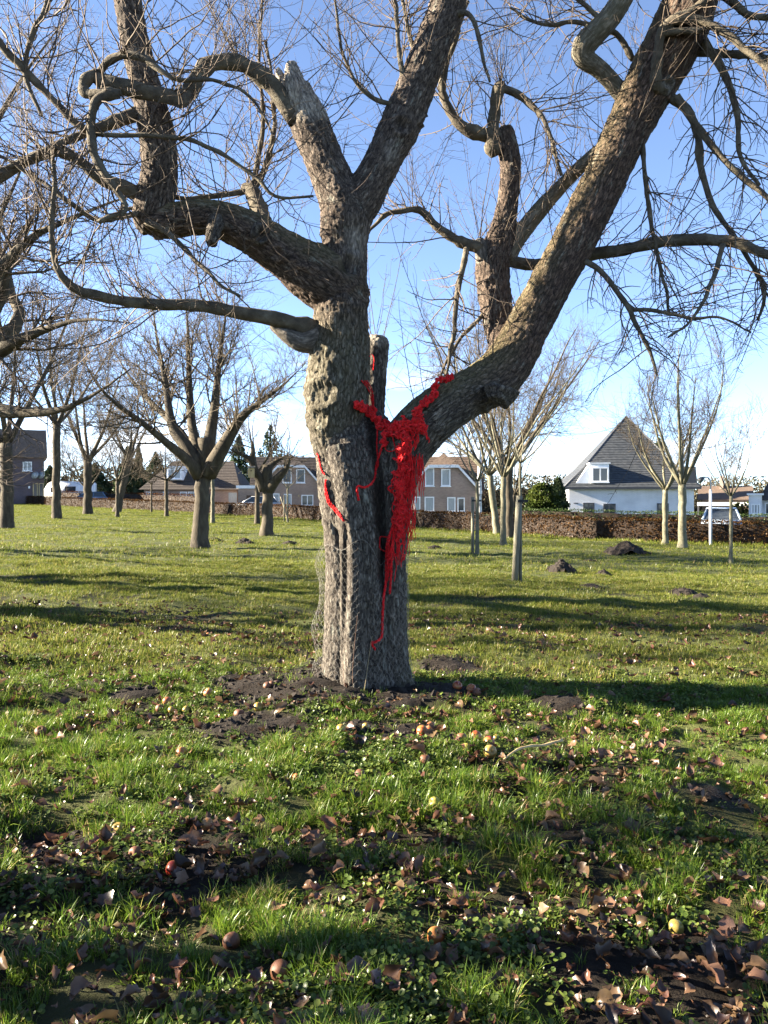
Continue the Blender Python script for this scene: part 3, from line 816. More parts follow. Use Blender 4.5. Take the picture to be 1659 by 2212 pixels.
# C: upright water shoots off the limbs
lp, lr = limb_paths(['limbc', 'limbc2', 'forkb', 'forka', 'stem2', 'stem2c', 'elbow', 'rightcol'])
p, d, rr, tt_ = spawn(rngA, lp, lr, 130, .3, 1, (60, 90), (0, 0, 1.6))
p = p + d * rr[:, None] * .8
C1 = grow(rngA, p, d, rngA.gamma(3.5, .18, 130) + .1, 9, .07, .14); RC1 = taper(rngA.uniform(.0028, .0055, 130), 10, .35)
LV.append((C1, RC1))
# long straight shoots rising from the knobs
kn = np.array([P(545, 412, 6.31), P(1086, 184, 6.57), P(1090, 280, 6.7), P(915, 455, 6.55), P(895, 450, 6.55), P(520, 137, 5.92), P(470, 132, 5.88), P(1034, 515, 6.62), P(815, 730, 6.3), P(1040, 770, 6.1), P(300, 245, 5.72)])
ki = rngA.integers(0, len(kn), 90)
D1 = grow(rngA, kn[ki] + rngA.normal(0, .02, (90, 3)), np.c_[rngA.normal(0, .45, 90), rngA.normal(0, .45, 90), np.ones(90)], rngA.uniform(.3, 1.25, 90), 9, .05, .06)
RD1 = taper(rngA.uniform(.0022, .0045, 90), 10, .35)
LV.append((D1, RD1))
# shoots from the crown overhead hanging into the picture
p, d, rr, tt_ = spawn(rngA, U1, RU1, 640, .15, 1, (30, 80), (0, 0, -.1))
E1 = grow(rngA, p, d, rngA.gamma(3.2, .2, 640) + .15, 9, .13, -.01); RE1 = taper(np.clip(rr * .4, .0025, .007), 10, .4)
LV.append((E1, RE1))
# second and third order
allP = np.concatenate([B1, C1, D1, E1]); allR = np.concatenate([RB1, RC1, RD1, RE1])
n2 = 5200
p, d, rr, tt_ = spawn(rngA, allP, allR, n2, .12, .97, (35, 75))
S2 = grow(rngA, p, d, rngA.gamma(2.2, .095, n2) + .04, 6, .15, np.where(p[:, 0] > 1.3, -.05, .05)); RS2 = taper(np.clip(rr * .62, .0016, .0036), 7, .5)
LV.append((S2, RS2))
n3 = 11000
p, d, rr, tt_ = spawn(rngA, np.concatenate([allP[:, ::1][:, [0, 1, 3, 4, 6, 7, 9]], S2]), np.concatenate([allR[:, [0, 1, 3, 4, 6, 7, 9]], RS2]), n3, .05, 1, (45, 85))
S3 = grow(rngA, p, d, rngA.gamma(1.7, .022, n3) + .012, 2, .22, .05); RS3 = taper(np.clip(rr * .8, .0014, .0026), 3, .8)
LV.append((S3, RS3))
V, q, t = twig_mesh(LV)
tw = link('twigs', mesh_np('twigs', V, q, t, M['twig']), apple); tw['kind'] = 'stuff'
tw['label'] = 'tangle of thin bare winter twigs'
print('main twigs verts', len(V))

# ================================================================ the other orchard trees
def proc_tree(label, base, seed, h_fork, r, n_limbs, height, spread, n2, n3, n4, group, name='orchard_tree', bark='far_bark', twig='far_twig', limbs=None,
              lean=(0, 0), twig_r=.005, up=.05, wob=.12, tw_len=.55, cat='tree', flare=1.35, leader=False, smin=.25):
    rng = np.random.default_rng(seed)
    x, y = base; z = gz(x, y)
    root = thing(name, label, cat, (x, y, z), 0, group)
    b0 = np.array((x, y, z))
    top = b0 + np.array((lean[0], lean[1], h_fork))
    n = 12
    tt = np.linspace(0, 1, n)[:, None]
    C = b0 + (top - b0) * tt + np.r_[rng.normal(0, .012, (n, 2)).T, np.zeros((1, n))].T * (r / .15)
    C = np.vstack([b0 - (0, 0, .12), C])
    R = np.r_[r * flare * 1.1, r * (1 + (flare - 1) * np.exp(-np.linspace(0, 1, n) * 9)) * np.linspace(1, .93, n)]
    R = R * (1 + (vnoise(np.c_[C * 3], seed) - .5) * .14)
    if limbs is None:
        a0 = rng.uniform(0, 6.28)
        az = a0 + np.arange(n_limbs) * 6.283 / n_limbs + rng.normal(0, .25, n_limbs)
        H = height - h_fork
        el = np.arctan2(H, spread * rng.uniform(.6, 1.05, n_limbs))
        d = np.stack([np.cos(az) * np.cos(el), np.sin(az) * np.cos(el), np.sin(el)], 1)
        if leader: d[0] = (rng.normal(0, .08), rng.normal(0, .08), 1)
        L = np.sqrt(H ** 2 + spread ** 2) * rng.uniform(.72, 1.0, n_limbs)
        d[:, 2] *= .75
        LP = grow(rng, np.repeat(top[None] - (0, 0, r * .6), n_limbs, 0), d, L, 12, wob * .55, up)
        LR = taper(np.full(n_limbs, r * (.62 if n_limbs < 5 else .52)) * rng.uniform(.75, 1.1, n_limbs), 13, .16)
    else:
        LP, LR = [], []
        for lp_ in limbs:
            c, rr = path(lp_, 13); LP.append(c); LR.append(rr * np.r_[np.linspace(1, .85, 6), np.linspace(.8, .16, 7)])
        LP = np.array(LP); LR = np.array(LR)
    V, q, t = tubes(C[None], R[None], 14)
    link('trunk', mesh_np('trunk', V, q, t, M[bark]), root)
    for i in range(len(LP)):
        V, q, t = tubes(LP[i:i + 1], LR[i:i + 1], 8)
        link('limb', mesh_np('limb', V, q, t, M[bark]), root)
    lv = []
    src, srcr = LP, LR
    if n2:
        p, d, rr, t_ = spawn(rng, LP, LR, n2, smin, .97, (25, 65), (0, 0, .2))
        Lh = height * tw_len * .55 * rng.uniform(.5, 1.1, n2) * (1.1 - .6 * t_)
        A = grow(rng, p, d, Lh, 7, wob, up); AR = taper(np.clip(rr * .36, twig_r * 1.3, .03), 8, .25); lv.append((A, AR))
        p, d, rr, t_ = spawn(rng, A, AR, n3, .12, .98, (25, 65), (0, 0, .15))
        B_ = grow(rng, p, d, tw_len * rng.gamma(3, .33, n3) * 1.0, 3, wob * 1.4, up * 1.8); BR_ = taper(np.clip(rr * .55, twig_r, twig_r * 2.2), 4, .4); lv.append((B_, BR_))
        p, d, rr, t_ = spawn(rng, B_, BR_, n4, .1, 1, (25, 70))
        D_ = grow(rng, p, d, tw_len * rng.gamma(2.2, .22, n4), 2, wob * 1.3, up * 2); lv.append((D_, taper(np.clip(rr * .6, twig_r * .6, twig_r), 3, .55)))
    else:
        p, d, rr, t_ = spawn(rng, LP, LR, n3, smin, 1, (25, 70), (0, 0, .2))
        B_ = grow(rng, p, d, tw_len * rng.gamma(3, .33, n3), 6, wob, up); BR_ = taper(np.clip(rr * .5, twig_r, twig_r * 2.5), 7, .4); lv.append((B_, BR_))
        p, d, rr, t_ = spawn(rng, B_, BR_, n4, .1, 1, (25, 70))
        D_ = grow(rng, p, d, tw_len * rng.gamma(2.2, .2, n4), 4, wob, up); lv.append((D_, taper(np.clip(rr * .6, twig_r * .6, twig_r), 5, .55)))
    V, q, t = twig_mesh(lv, (3, 3))
    w = link('twigs', mesh_np('twigs', V, q, t, M[twig]), root); w['kind'] = 'stuff'
    return root

def r1(x, y):     # picture point from the enlarged left background
    return (x * .42318, 864.06 + y * .42318)
def L1(pts, Y):
    return [(*r1(x, y), Y + dy, r_) for (x, y, dy, r_) in pts]

OG = 'orchard trees on the lawn'
gu = lambda u, v: G(u, v)
# the fan-shaped tree left of the old one
b = G(432, 1182)
proc_tree('vase shaped fruit tree with five straight limbs fanning from a thick trunk', b, 21, 3.05, .205, 5, 9, 4, 150, 2400, 7600, OG, bark='far_bark', lean=(.12, .1), twig_r=.0062,
    limbs=[L1([(1020, 390, 0, 16), (960, 310, -.2, 13), (870, 235, -.6, 10), (730, 120, -1.2, 7.5), (570, 0, -2, 6.5), (470, -120, -2.6, 5), (380, -330, -3, 3)], b[1]),
           L1([(1030, 380, 0, 18), (960, 250, .1, 15), (890, 160, .3, 13), (862, 60, .5, 11), (850, -60, .7, 9), (800, -320, 1, 6), (770, -560, 1.2, 3)], b[1]),
           L1([(1035, 360, 0, 17), (1010, 260, .4, 14), (985, 170, .8, 12), (972, 40, 1.2, 10), (965, -120, 1.6, 8), (955, -420, 2, 5), (930, -700, 2.3, 3)], b[1]),
           L1([(1050, 360, 0, 17), (1065, 230, .2, 15), (1085, 110, .3, 13), (1100, 0, .4, 11), (1115, -160, .5, 8), (1150, -420, .6, 5), (1170, -650, .8, 3)], b[1]),
           L1([(1060, 380, 0, 20), (1120, 270, -.2, 17), (1185, 160, -.4, 14), (1240, 80, -.6, 11), (1330, 10, -.9, 9), (1450, -80, -1.2, 6), (1560, -190, -1.5, 3)], b[1]),
           L1([(1000, 320, 0, 10), (940, 190, 1, 10), (850, 90, 1.6, 8), (740, -20, 2.2, 7), (640, -150, 2.8, 5), (560, -300, 3.4, 3)], b[1])])
# the hard-pruned tree with the nest box
b2 = G(577, 1159)
proc_tree('stubby hard pruned tree with two crooked arms and a nest box', b2, 22, 2.55, .2, 4, 6, 3, 0, 60, 170, OG, lean=(0, 0), twig_r=.007, tw_len=1.0, bark='far_bark', wob=.2, smin=.5,
    limbs=[L1([(1350, 460, 0, 13), (1325, 400, -.1, 11), (1300, 360, -.2, 10), (1285, 310, -.3, 10), (1240, 280, -.4, 8), (1195, 262, -.5, 7), (1165, 245, -.6, 4)], b2[1]),
           L1([(1365, 460, 0, 13), (1368, 400, .2, 11), (1372, 350, .3, 10), (1400, 320, .3, 9), (1440, 296, .3, 8), (1470, 275, .3, 5), (1462, 262, .3, 3)], b2[1]),
           L1([(1370, 460, 0, 13), (1400, 420, -.2, 12), (1440, 375, -.4, 10), (1470, 335, -.5, 9), (1476, 305, -.5, 8), (1462, 280, -.6, 4)], b2[1]),
           L1([(1278, 300, -.3, 6), (1290, 270, -.3, 5.5), (1288, 235, -.3, 5), (1284, 200, -.3, 3)], b2[1])])
def pt(u, v): return G(u, v)
proc_tree('thick grey tree forking low, in front of the purple brick house', G(14, 1140), 31, 3.3, .24, 5, 10, 4.5, 90, 1400, 4200, OG, twig_r=.007)
proc_tree('tall straight tree with bent low side bough beside the dark part of the hedge', G(122, 1121), 32, 5.0, .21, 6, 11, 4.5, 100, 1500, 4600, OG, twig_r=.008, leader=True, wob=.1, smin=.1)
proc_tree('dark trunked tree standing close to the far hedge by the brick house', (-19.5, 51), 33, 3.6, .27, 5, 10, 4.0, 80, 1100, 3000, OG, twig_r=.009)
proc_tree('small round headed fruit tree in front of the parked blue car', (-21.8, 57), 34, 1.75, .17, 6, 5, 2.6, 50, 700, 1800, OG, twig_r=.009, wob=.17)
proc_tree('leaning dark tree at the shaded hedge', (-20.0, 58), 35, 4.0, .25, 5, 9, 3.0, 60, 700, 1800, OG, lean=(.95, 0), twig_r=.009)
proc_tree('slim orchard tree with low spreading crown before the shaded hedge', (-16.0, 46.5), 36, 2.2, .11, 5, 5.2, 3.0, 40, 600, 1600, OG, twig_r=.008, wob=.16)
proc_tree('thin staked sapling with a brush of fine twigs by the hedge', (-18.0, 60), 37, 2.2, .07, 7, 3.6, 1.4, 0, 160, 400, OG, name='sapling', twig_r=.008)
proc_tree('crooked young fruit tree in front of the house with the dormer', (-13.9, 49.5), 38, 2.35, .12, 6, 4.6, 3.2, 40, 600, 1600, OG, twig_r=.008, wob=.2)
proc_tree('thin pale stemmed tree right of the fan shaped tree', (-8.95, 40.5), 39, 2.4, .10, 5, 5.0, 1.8, 22, 220, 700, OG, twig_r=.007, bark='pale_bark')
proc_tree('slender tree at the hedge behind the pale stemmed tree', (-10.6, 48), 40, 3.2, .09, 5, 6.0, 2.0, 22, 220, 700, OG, twig_r=.008)
proc_tree('dark slim trunk half hidden behind the hard pruned tree', (-6.7, 41.0), 41, 2.8, .13, 5, 6.0, 2.6, 20, 200, 600, OG, twig_r=.008)
proc_tree('staked sapling between the hard pruned tree and the old apple tree', (-5.6, 45.0), 42, 2.0, .05, 5, 3.4, 1.2, 0, 60, 150, OG, name='sapling', twig_r=.006, bark='pale_bark')
# right of the old tree
proc_tree('young tree tied to a stake, brick house with two bedroom windows behind', G(1031, 1199), 51, 2.0, .05, 6, 4.0, 1.7, 16, 200, 800, OG, name='sapling', twig_r=.0042, bark='pale_bark')
proc_tree('smooth pale trunk in front of two darker trunks near the hedge', G(1087, 1178), 52, 2.3, .095, 8, 7.4, 3.6, 70, 950, 3600, OG, twig_r=.0055, bark='pale_bark', up=.035)
proc_tree('ribbed tree leaning left behind the smooth pale trunk', G(1074, 1154), 53, 2.7, .15, 8, 8.2, 4.4, 70, 950, 3600, OG, twig_r=.0065, bark='pale_bark', lean=(-.35, 0), up=.03)
proc_tree('mossy dark trunk right behind the smooth pale trunk', G(1099, 1160), 54, 3.0, .19, 9, 9.0, 4.8, 80, 1050, 4000, OG, twig_r=.0065, up=.03)
proc_tree('thin young tree tied to a leaning pale stake', G(1124, 1262), 55, 2.1, .028, 6, 3.3, 1.2, 10, 110, 420, OG, name='sapling', twig_r=.003, bark='pale_bark', flare=1.1)
proc_tree('pale trunked fruit tree with spreading low boughs before the white house', G(1437, 1176), 56, 2.1, .105, 7, 4.8, 2.6, 50, 700, 2200, OG, twig_r=.0055, bark='pale_bark', wob=.16)
proc_tree('upright vase shaped tree with long straight shoots before the white house', G(1474, 1184), 57, 2.2, .14, 8, 6.8, 3.0, 70, 800, 2400, OG, twig_r=.0055, bark='pale_bark', up=.09, wob=.08)
proc_tree('thin single sapling standing alone in front of the parked car', G(1579, 1217), 58, 1.75, .045, 7, 3.5, 1.5, 20, 220, 700, OG, name='sapling', twig_r=.0042, bark='pale_bark', up=.09, wob=.08)

# the neighbour whose boughs reach in from the left, and the trees that shade the lawn beside the camera
nb = (-7.0, 12.2)
proc_tree('dark old fruit tree whose boughs reach in over the lawn', nb, 61, 2.1, .23, 6, 6.0, 3.4, 90, 1300, 5600, OG, name='apple_tree', twig_r=.0042, bark='far_bark', twig='twig', wob=.17, up=.03,
    limbs=[[(-150, 900, 12.2, 30), (-60, 880, 11.2, 22), (30, 890, 10.4, 18), (130, 886, 9.8, 14), (215, 845, 9.4, 10), (282, 796, 9.0, 6)],
           [(-150, 860, 12.2, 28), (-60, 800, 11.6, 22), (20, 745, 11.2, 18), (90, 715, 10.8, 13), (180, 690, 10.4, 9), (300, 700, 10, 5)],
           [(-140, 840, 12.2, 30), (-50, 720, 12.0, 20), (15, 610, 11.8, 14), (-10, 500, 11.5, 10), (40, 380, 11.2, 7), (70, 260, 11, 4)],
           [(-130, 850, 12.2, 26), (-20, 740, 12.4, 20), (45, 690, 12.6, 16), (15, 600, 12.8, 12), (60, 480, 13, 9), (150, 400, 13, 5)],
           [(-170, 850, 12.2, 30), (-260, 700, 12.0, 20), (-300, 560, 11.6, 16), (-330, 420, 11, 10), (-340, 300, 10.5, 6)],
           [(-150, 850, 12.2, 26), (-40, 640, 11.5, 18), (60, 520, 11, 12), (160, 470, 10.6, 9), (260, 430, 10.2, 6), (380, 400, 10, 3)],
           [(-150, 850, 12.2, 26), (-120, 560, 12.5, 18), (-40, 330, 12.6, 12), (60, 150, 12.6, 8), (160, 20, 12.6, 4)]])
proc_tree('old fruit tree standing left of the view with a wide low crown', (-7.9, 2.9), 62, 1.9, .13, 8, 5.6, 2.8, 90, 900, 2600, OG, name='apple_tree', twig_r=.005, twig='twig', wob=.18, up=.03)
proc_tree('dense fruit tree off to the left beyond the first row', (-11.5, 9.6), 65, 2.2, .2, 8, 7.4, 2.7, 80, 700, 1700, OG, name='apple_tree', twig_r=.007, twig='twig', wob=.18, up=.02)
proc_tree('low fruit tree off to the left with drooping boughs', (-13.5, 13.6), 66, 2.2, .2, 8, 7.6, 3.4, 80, 700, 1700, OG, name='apple_tree', twig_r=.008, twig='twig', wob=.18, up=.0)
proc_tree('spreading fruit tree farther left in the second row', (-14.5, 19.0), 64, 1.8, .2, 7, 5.5, 3.5, 44, 300, 800, OG, name='apple_tree', twig_r=.006, wob=.18, up=.03)

# stakes and ties
def stake(u, v, hgt, r, label, lean=(0, 0), tie=None):
    x, y = G(u, v); z = gz(x, y)
    root = thing('tree_stake', label, 'stake', (x, y, z), 0, 'stakes beside the young trees')
    o = MB().tube([(0, 0, -.15), (lean[0] * .5, 0, hgt * .5), (lean[0], lean[1], hgt)], [r, r, r * .96], 10).build('post', M['stake'], root, True)
    if tie:
        dx, zt = tie
        MB().box(min(0, dx) + lean[0] * .9 - .03, max(0, dx) + lean[0] * .9 + .03, -r - .012, -r - .004, zt, zt + .05).build('tie', M['rubber'], root)
    return root
stake(1021, 1197, 1.55, .045, 'straight round stake beside the young tree before the brick house', tie=(.2, 1.42))
stake(1111, 1262, 1.52, .058, 'thick pale stake leaning a little towards the thin young tree', lean=(.09, 0), tie=(.12, 1.40))
stake(624, 1126, 1.5, .045, 'thin slanting stake behind the old apple tree', lean=(-.5, 0))
stake(614, 1126, 1.6, .04, 'thin upright stake behind the old apple tree')

# nest box
nu, nv_ = r1(1283, 372)
nY = b2[1] - .55
c = P(nu, nv_, nY)
M['box'] = noisy('nest_box_wood', ((.3, (.34, .25, .13)), (.7, (.5, .4, .22))), scale=10, rough=.8, stretch=(1, 1, .2))
M['black'] = plain('hole_shade_black', (.012, .011, .01), .9)
nbx = thing('nest_box', 'small pale wooden nest box hung on the hard pruned tree', 'nest box', tuple(c - (0, 0, .17)), .1)
MB().box(-.11, .11, -.1, .1, 0, .33).build('body', M['box'], nbx, bevel=.006)
MB().prism([(-.14, -.15, .335), (.14, -.15, .335), (.14, .12, .40), (-.14, .12, .40)], (0, 0, .022)).build('roof', M['stake'], nbx)
MB().tube([(0, -.103, .24), (0, -.108, .24)], [.024, .024], 12).build('entrance_shade', M['black'], nbx)  # black disc painted for the shade inside the hole, no opening cut
MB().box(-.03, .03, .1, .35, .05, .3).build('hanger', M['stake'], nbx)

# ================================================================ hedges
M['beech'] = leafy('beech_leaf', ((.0, (.018, .007, .0035)), (.4, (.040, .0165, .0065)), (.75, (.066, .0285, .0105)), (1, (.10, .048, .02))), .3, attr='tone', rnd=.0, gloss=.01)
M['privet'] = leafy('evergreen_leaf', ((.0, (.014, .028, .010)), (.5, (.035, .06, .018)), (1, (.07, .10, .03))), .2, attr='tone', rnd=0)
M['conifer'] = leafy('conifer_leaf', ((.0, (.016, .026, .014)), (.5, (.032, .048, .024)), (1, (.055, .075, .035))), .15, attr='tone', rnd=0)
M['laurel'] = leafy('laurel_leaf', ((.0, (.015, .026, .006)), (.5, (.036, .055, .011)), (1, (.075, .095, .02))), .3, attr='tone', rnd=0)
M['stems'] = noisy('hedge_stem', ((.3, (.014, .009, .006)), (.7, (.032, .021, .014))), scale=6)

def leaf_cards(rng, pos, size, nrm=None, asp=.62):
    """small pointed leaves: two triangles with a fold"""
    n = len(pos)
    a = rng.normal(0, 1, (n, 3)); a /= np.linalg.norm(a, axis=1, keepdims=True)
    if nrm is not None:
        a = a - nrm * np.sum(a * nrm, 1, keepdims=True) * .7
        a /= np.linalg.norm(a, axis=1, keepdims=True)
    r = rng.normal(0, 1, (n, 3)); b_ = np.cross(a, r); b_ /= np.linalg.norm(b_, axis=1, keepdims=True)
    c_ = np.cross(a, b_)
    s = np.asarray(size).reshape(-1, 1)
    V = np.stack([pos - a * s * .5, pos + b_ * s * asp * .5 + c_ * s * .12, pos + a * s * .5, pos - b_ * s * asp * .5 + c_ * s * .12], 1)
    k = (np.arange(n) * 4)[:, None]
    T = np.concatenate([k + (0, 1, 2), k + (0, 2, 3)])
    return V.reshape(-1, 3), T

def foliage(name, rng, pos, size, mat, parent, nrm=None, asp=.62, tone=None):
    V, T = leaf_cards(rng, pos, size, nrm, asp)
    me = mesh_np(name, V, None, T, mat, smooth=False)
    a = me.attributes.new('tone', 'FLOAT', 'POINT')
    tn = rng.uniform(0, 1, len(pos)) if tone is None else np.clip(tone, 0, 1)
    a.data.foreach_set('value', np.repeat(tn, 4).astype(np.float32))
    o = link(name, me, parent); o['kind'] = 'stuff'
    return o

def hedge(pts, height, thick, per_m2, leaf, mat, label, seed, name='hedge', zoff=0):
    rng = np.random.default_rng(seed)
    pts = catmull(np.array(pts, float), 60)
    L = np.r_[0, np.cumsum(np.linalg.norm(np.diff(pts, axis=0), axis=1))]
    root = thing(name, label, 'hedge', (pts[30][0], pts[30][1], gz(*pts[30])))
    tan = np.gradient(pts, axis=0); tan /= np.linalg.norm(tan, axis=1, keepdims=True)
    nr = np.stack([-tan[:, 1], tan[:, 0]], 1)
    # dark twiggy core
    prof = np.array([(-.5, 0.02), (-.42, .93), (.42, .93), (.5, 0.02)])
    Vc, Qc = [], []
    gzz = ground_z(pts[:, 0], pts[:, 1])
    for i, p_ in enumerate(pts):
        for (o_, h_) in prof:
            xy = p_ + nr[i] * o_ * thick * .82
            Vc.append((*xy, gzz[i] + h_ * height * .96 + zoff))
    for i in range(len(pts) - 1):
        for j in range(3):
            Qc.append((i * 4 + j, i * 4 + j + 1, (i + 1) * 4 + j + 1, (i + 1) * 4 + j))
    link('core', mesh_np('core', Vc, Qc, None, M['stems'], smooth=False), root)
    per = 2 * height + thick
    n = int(L[-1] * per * per_m2)
    s = rng.uniform(0, L[-1], n); w = rng.uniform(0, per, n)
    cx_ = np.interp(s, L, pts[:, 0]); cy_ = np.interp(s, L, pts[:, 1])
    nx_ = np.interp(s, L, nr[:, 0]); ny_ = np.interp(s, L, nr[:, 1])
    side1 = w < height; side2 = w > height + thick; top = ~side1 & ~side2
    off = np.where(side1, -.5 * thick, np.where(side2, .5 * thick, (w - height) - .5 * thick))
    hh = np.where(side1, w, np.where(side2, per - w, height))
    lump = (fbm(np.c_[s * 1.7, hh * 2.2, off * 3], 3, seed) - .5)
    off = off + np.where(top, 0, np.sign(off) * (lump * .16 + rng.normal(0, .035, n)))
    hh = np.maximum(hh + np.where(top, lump * .10 + rng.normal(0, .03, n), 0), .03)
    px, py = cx_ + nx_ * off, cy_ + ny_ * off
    pz = ground_z(px, py) + hh + zoff
    nrm = np.stack([nx_ * np.sign(off) * ~top, ny_ * np.sign(off) * ~top, top * 1.0], 1)
    tone = .5 + lump * .8 + rng.normal(0, .2, n)
    foliage('leaves', rng, np.stack([px, py, pz], 1), rng.uniform(.7, 1.3, n) * leaf, M[mat], root, nrm, tone=tone)
    return root
hedge([(30, 29.5), (22, 30.2), (15.5, 30.8), (9.9, 32.2), (6, 35.6), (1.6, 41.2), (-3.8, 49), (-14.6, 61), (-29.5, 74), (-42, 85)], .9, .7, 270, .08, 'beech', 'long clipped beech hedge full of brown winter leaves along the lawn', 71)
hedge([(6.5, 44), (13, 41.5), (20, 40), (27, 39.5)], 1.15, .8, 160, .075, 'privet', 'low dark green clipped hedge in front of the white house', 72)
hedge([(-17, 73), (-24, 79), (-33, 87), (-40, 92)], 1.5, .9, 60, .12, 'beech', 'second brown hedge across the street behind the parked blue car', 73)

# ================================================================ evergreens far behind
def conifer(x, y, h, w, seed, label, mat='conifer', cat='tree', n=2600, size=.42, name='conifer', power=.8):
    rng = np.random.default_rng(seed); z = gz(x, y)
    root = thing(name, label, cat, (x, y, z), 0, 'evergreens between the houses')
    MB().tube([(0, 0, -.1), (0, 0, h * .5), (0, 0, h * .96)], [w * .07, w * .05, .02], 7).build('trunk', M['stems'], root, True)
    t = rng.beta(1.1, 1.5, n)
    env = w * .5 * ((1 - t) ** power) * (.72 + .55 * fbm(np.c_[t * 9, np.zeros(n), np.full(n, seed)], 2, seed))
    a = rng.uniform(0, 6.283, n)
    env *= .75 + .5 * vnoise(np.c_[np.cos(a) * 2 + 9, np.sin(a) * 2 + 9, t * 9], seed + 1)
    rr = env * np.sqrt(rng.uniform(.25, 1.1, n))
    pos = np.stack([x + np.cos(a) * rr, y + np.sin(a) * rr, z + .15 + t * h * .97 - rr * .15], 1)
    tone = .45 + (vnoise(pos * 1.3, seed) - .5) * 1.2 + rng.normal(0, .15, n)
    foliage('crown', rng, pos, rng.uniform(.6, 1.3, n) * size, M[mat], root, tone=tone)
    return root
def at(u, Y): return ((u - CX) / F * Y, Y)
def hgt(v, u, Y): return EYE + (HY - v) / F * Y - float(ground_plane_z((u - CX) / F * Y))
for i, (u, v, Y, w, lab) in enumerate(((276, 962, 98, 4.5, 'dark cypress behind the second brown hedge, left one of a pair'), (299, 955, 100, 2.6, 'narrow pointed cypress standing close beside a wider one'), (336, 975, 104, 5.5, 'broad fir left of the dormer house'),
                            (516, 935, 105, 6.0, 'pointed fir above the roof between the dormer house and the gable'), (584, 915, 108, 8.0, 'tall dark fir rising behind the brick gable'), (205, 1000, 100, 6, 'rounded evergreen beside the white camper'),
                            (655, 985, 110, 6, 'dark evergreen behind the roof of the brick gable'), (1206, 1035, 54, 2.0, 'slim dark conifer at the corner of the white house'), (1424, 945, 68, 3.4, 'fir top showing beside the slate roof of the white house'),
                            (8, 980, 98, 9, 'dark fir behind the purple brick house'), (108, 1005, 112, 5, 'low dark fir far behind the bare trees on the left'))):
    x, y = at(u, Y)
    conifer(x, y, hgt(v, u, Y), w, 200 + i, lab)
x, y = at(1172, 48); conifer(x, y, hgt(1043, 1172, 48), 2.9, 231, 'rounded yellow green evergreen bush left of the white house', 'laurel', 'bush', 6500, .2, 'evergreen_bush', .35)
x, y = at(1605, 62); conifer(x, y, hgt(1085, 1605, 62), 3.2, 232, 'green shrub under the carport of the bungalow', 'laurel', 'bush', 1200, .25, 'evergreen_bush', .3)
x, y = at(272, 88)
for i, (u, Y, H, lab) in enumerate(((268, 92, 9.5, 'tall feathery bare tree behind the parked blue car'), (150, 105, 9.0, 'bare tree behind the white camper'), (225, 108, 8.0, 'small bare tree among the far left garden trees'), (385, 110, 8, 'bare tree behind the ridge of the dormer house'), (745, 95, 9, 'bare garden tree behind the old apple trunk'), (1010, 70, 9.5, 'tall bare tree behind the brick house with two bedroom windows'), (1110, 74, 9, 'bare tree in the gap left of the white house'), (1560, 85, 6, 'low bare tree behind the bungalow'), (60, 110, 9, 'bare tree behind the purple brick house'))):
    x, y = at(u, Y)
    proc_tree(lab, (x, y), 300 + i, 2.2, .16, 7, H, 2.6, 44, 300, 450, 'bare garden trees behind the hedge', name='garden_tree', twig_r=.011, up=.06, tw_len=.8)
# the birch in front of the brick house
x, y = at(1036, 46)
M['birch'] = noisy('birch_bark', ((.38, (.05, .045, .04)), (.44, (.55, .54, .5)), (.8, (.75, .74, .7))), scale=3, rough=.6, stretch=(1, 1, 2.5))
proc_tree('white stemmed birch in front of the brick house', (x, y), 77, 4.5, .13, 5, 8, 2.0, 30, 260, 900, 'bare garden trees behind the hedge', name='birch_tree', bark='birch', twig_r=.006)

# far tree line between the houses
rngT = np.random.default_rng(123)
nT = 42000
uT = rngT.uniform(-250, 1900, nT); yT = rngT.uniform(112, 124, nT)
xT = (uT - CX) / F * yT
topT = 3.2 + 4.6 * fbm(np.c_[xT * .12, np.zeros(nT), np.zeros(nT)], 4, 44) * np.clip(1.25 - np.abs(xT) / 200, .5, 1)
zT = ground_plane_z(xT) + topT * rngT.beta(1.2, 1.3, nT)
M['scrub'] = leafy('far_bare_scrub', ((.0, (.035, .03, .022)), (.5, (.075, .065, .045)), (1, (.12, .105, .07))), .1, attr='tone', rnd=0, gloss=.0)
tl = foliage('distant_tree_line', rngT, np.stack([xT, yT, zT], 1), rngT.uniform(.4, 1.0, nT), M['scrub'], None, asp=.25)
tl['label'] = 'distant line of bare garden trees and scrub behind the houses'; tl['category'] = 'tree line'

xc_ = np.linspace(-85, 80, 240)
tc_ = 1.4 + 3.4 * fbm(np.c_[xc_ * .12, np.zeros(240), np.zeros(240)], 5, 44) + .8 * vnoise(np.c_[xc_ * 1.3, xc_ * 0, xc_ * 0], 3)
Vc_ = np.vstack([np.c_[xc_, np.full(240, 117.), ground_plane_z(xc_) - .3], np.c_[xc_, np.full(240, 118.), ground_plane_z(xc_) + tc_], np.c_[xc_, np.full(240, 121.), ground_plane_z(xc_) + tc_ * .6]])
i_ = np.arange(239)
Qc_ = np.vstack([np.c_[i_, i_ + 1, i_ + 241, i_ + 240], np.c_[i_ + 240, i_ + 241, i_ + 481, i_ + 480]])
link('tree_line_core', mesh_np('tree_line_core', Vc_, Qc_, None, M['stems']), tl)  # solid dark strip added inside the tree line to close its sky gaps

# ================================================================ houses, cars and lamp behind the hedge
M['glass'] = plain('window_glass', (.045, .055, .065), .08, .6)
M['curtain'] = noisy('curtained_window', ((.3, (.24, .27, .28)), (.7, (.36, .39, .40))), scale=9, rough=.25, spec=.5, stretch=(4, 1, .3))
M['frame'] = plain('white_window_frame', (.78, .79, .8), .5)
M['fascia'] = plain('white_fascia_board', (.74, .76, .78), .55)
M['door'] = plain('brown_door', (.09, .05, .03), .5)
M['slate_box'] = plain('slate_cladding', (.05, .055, .065), .6)

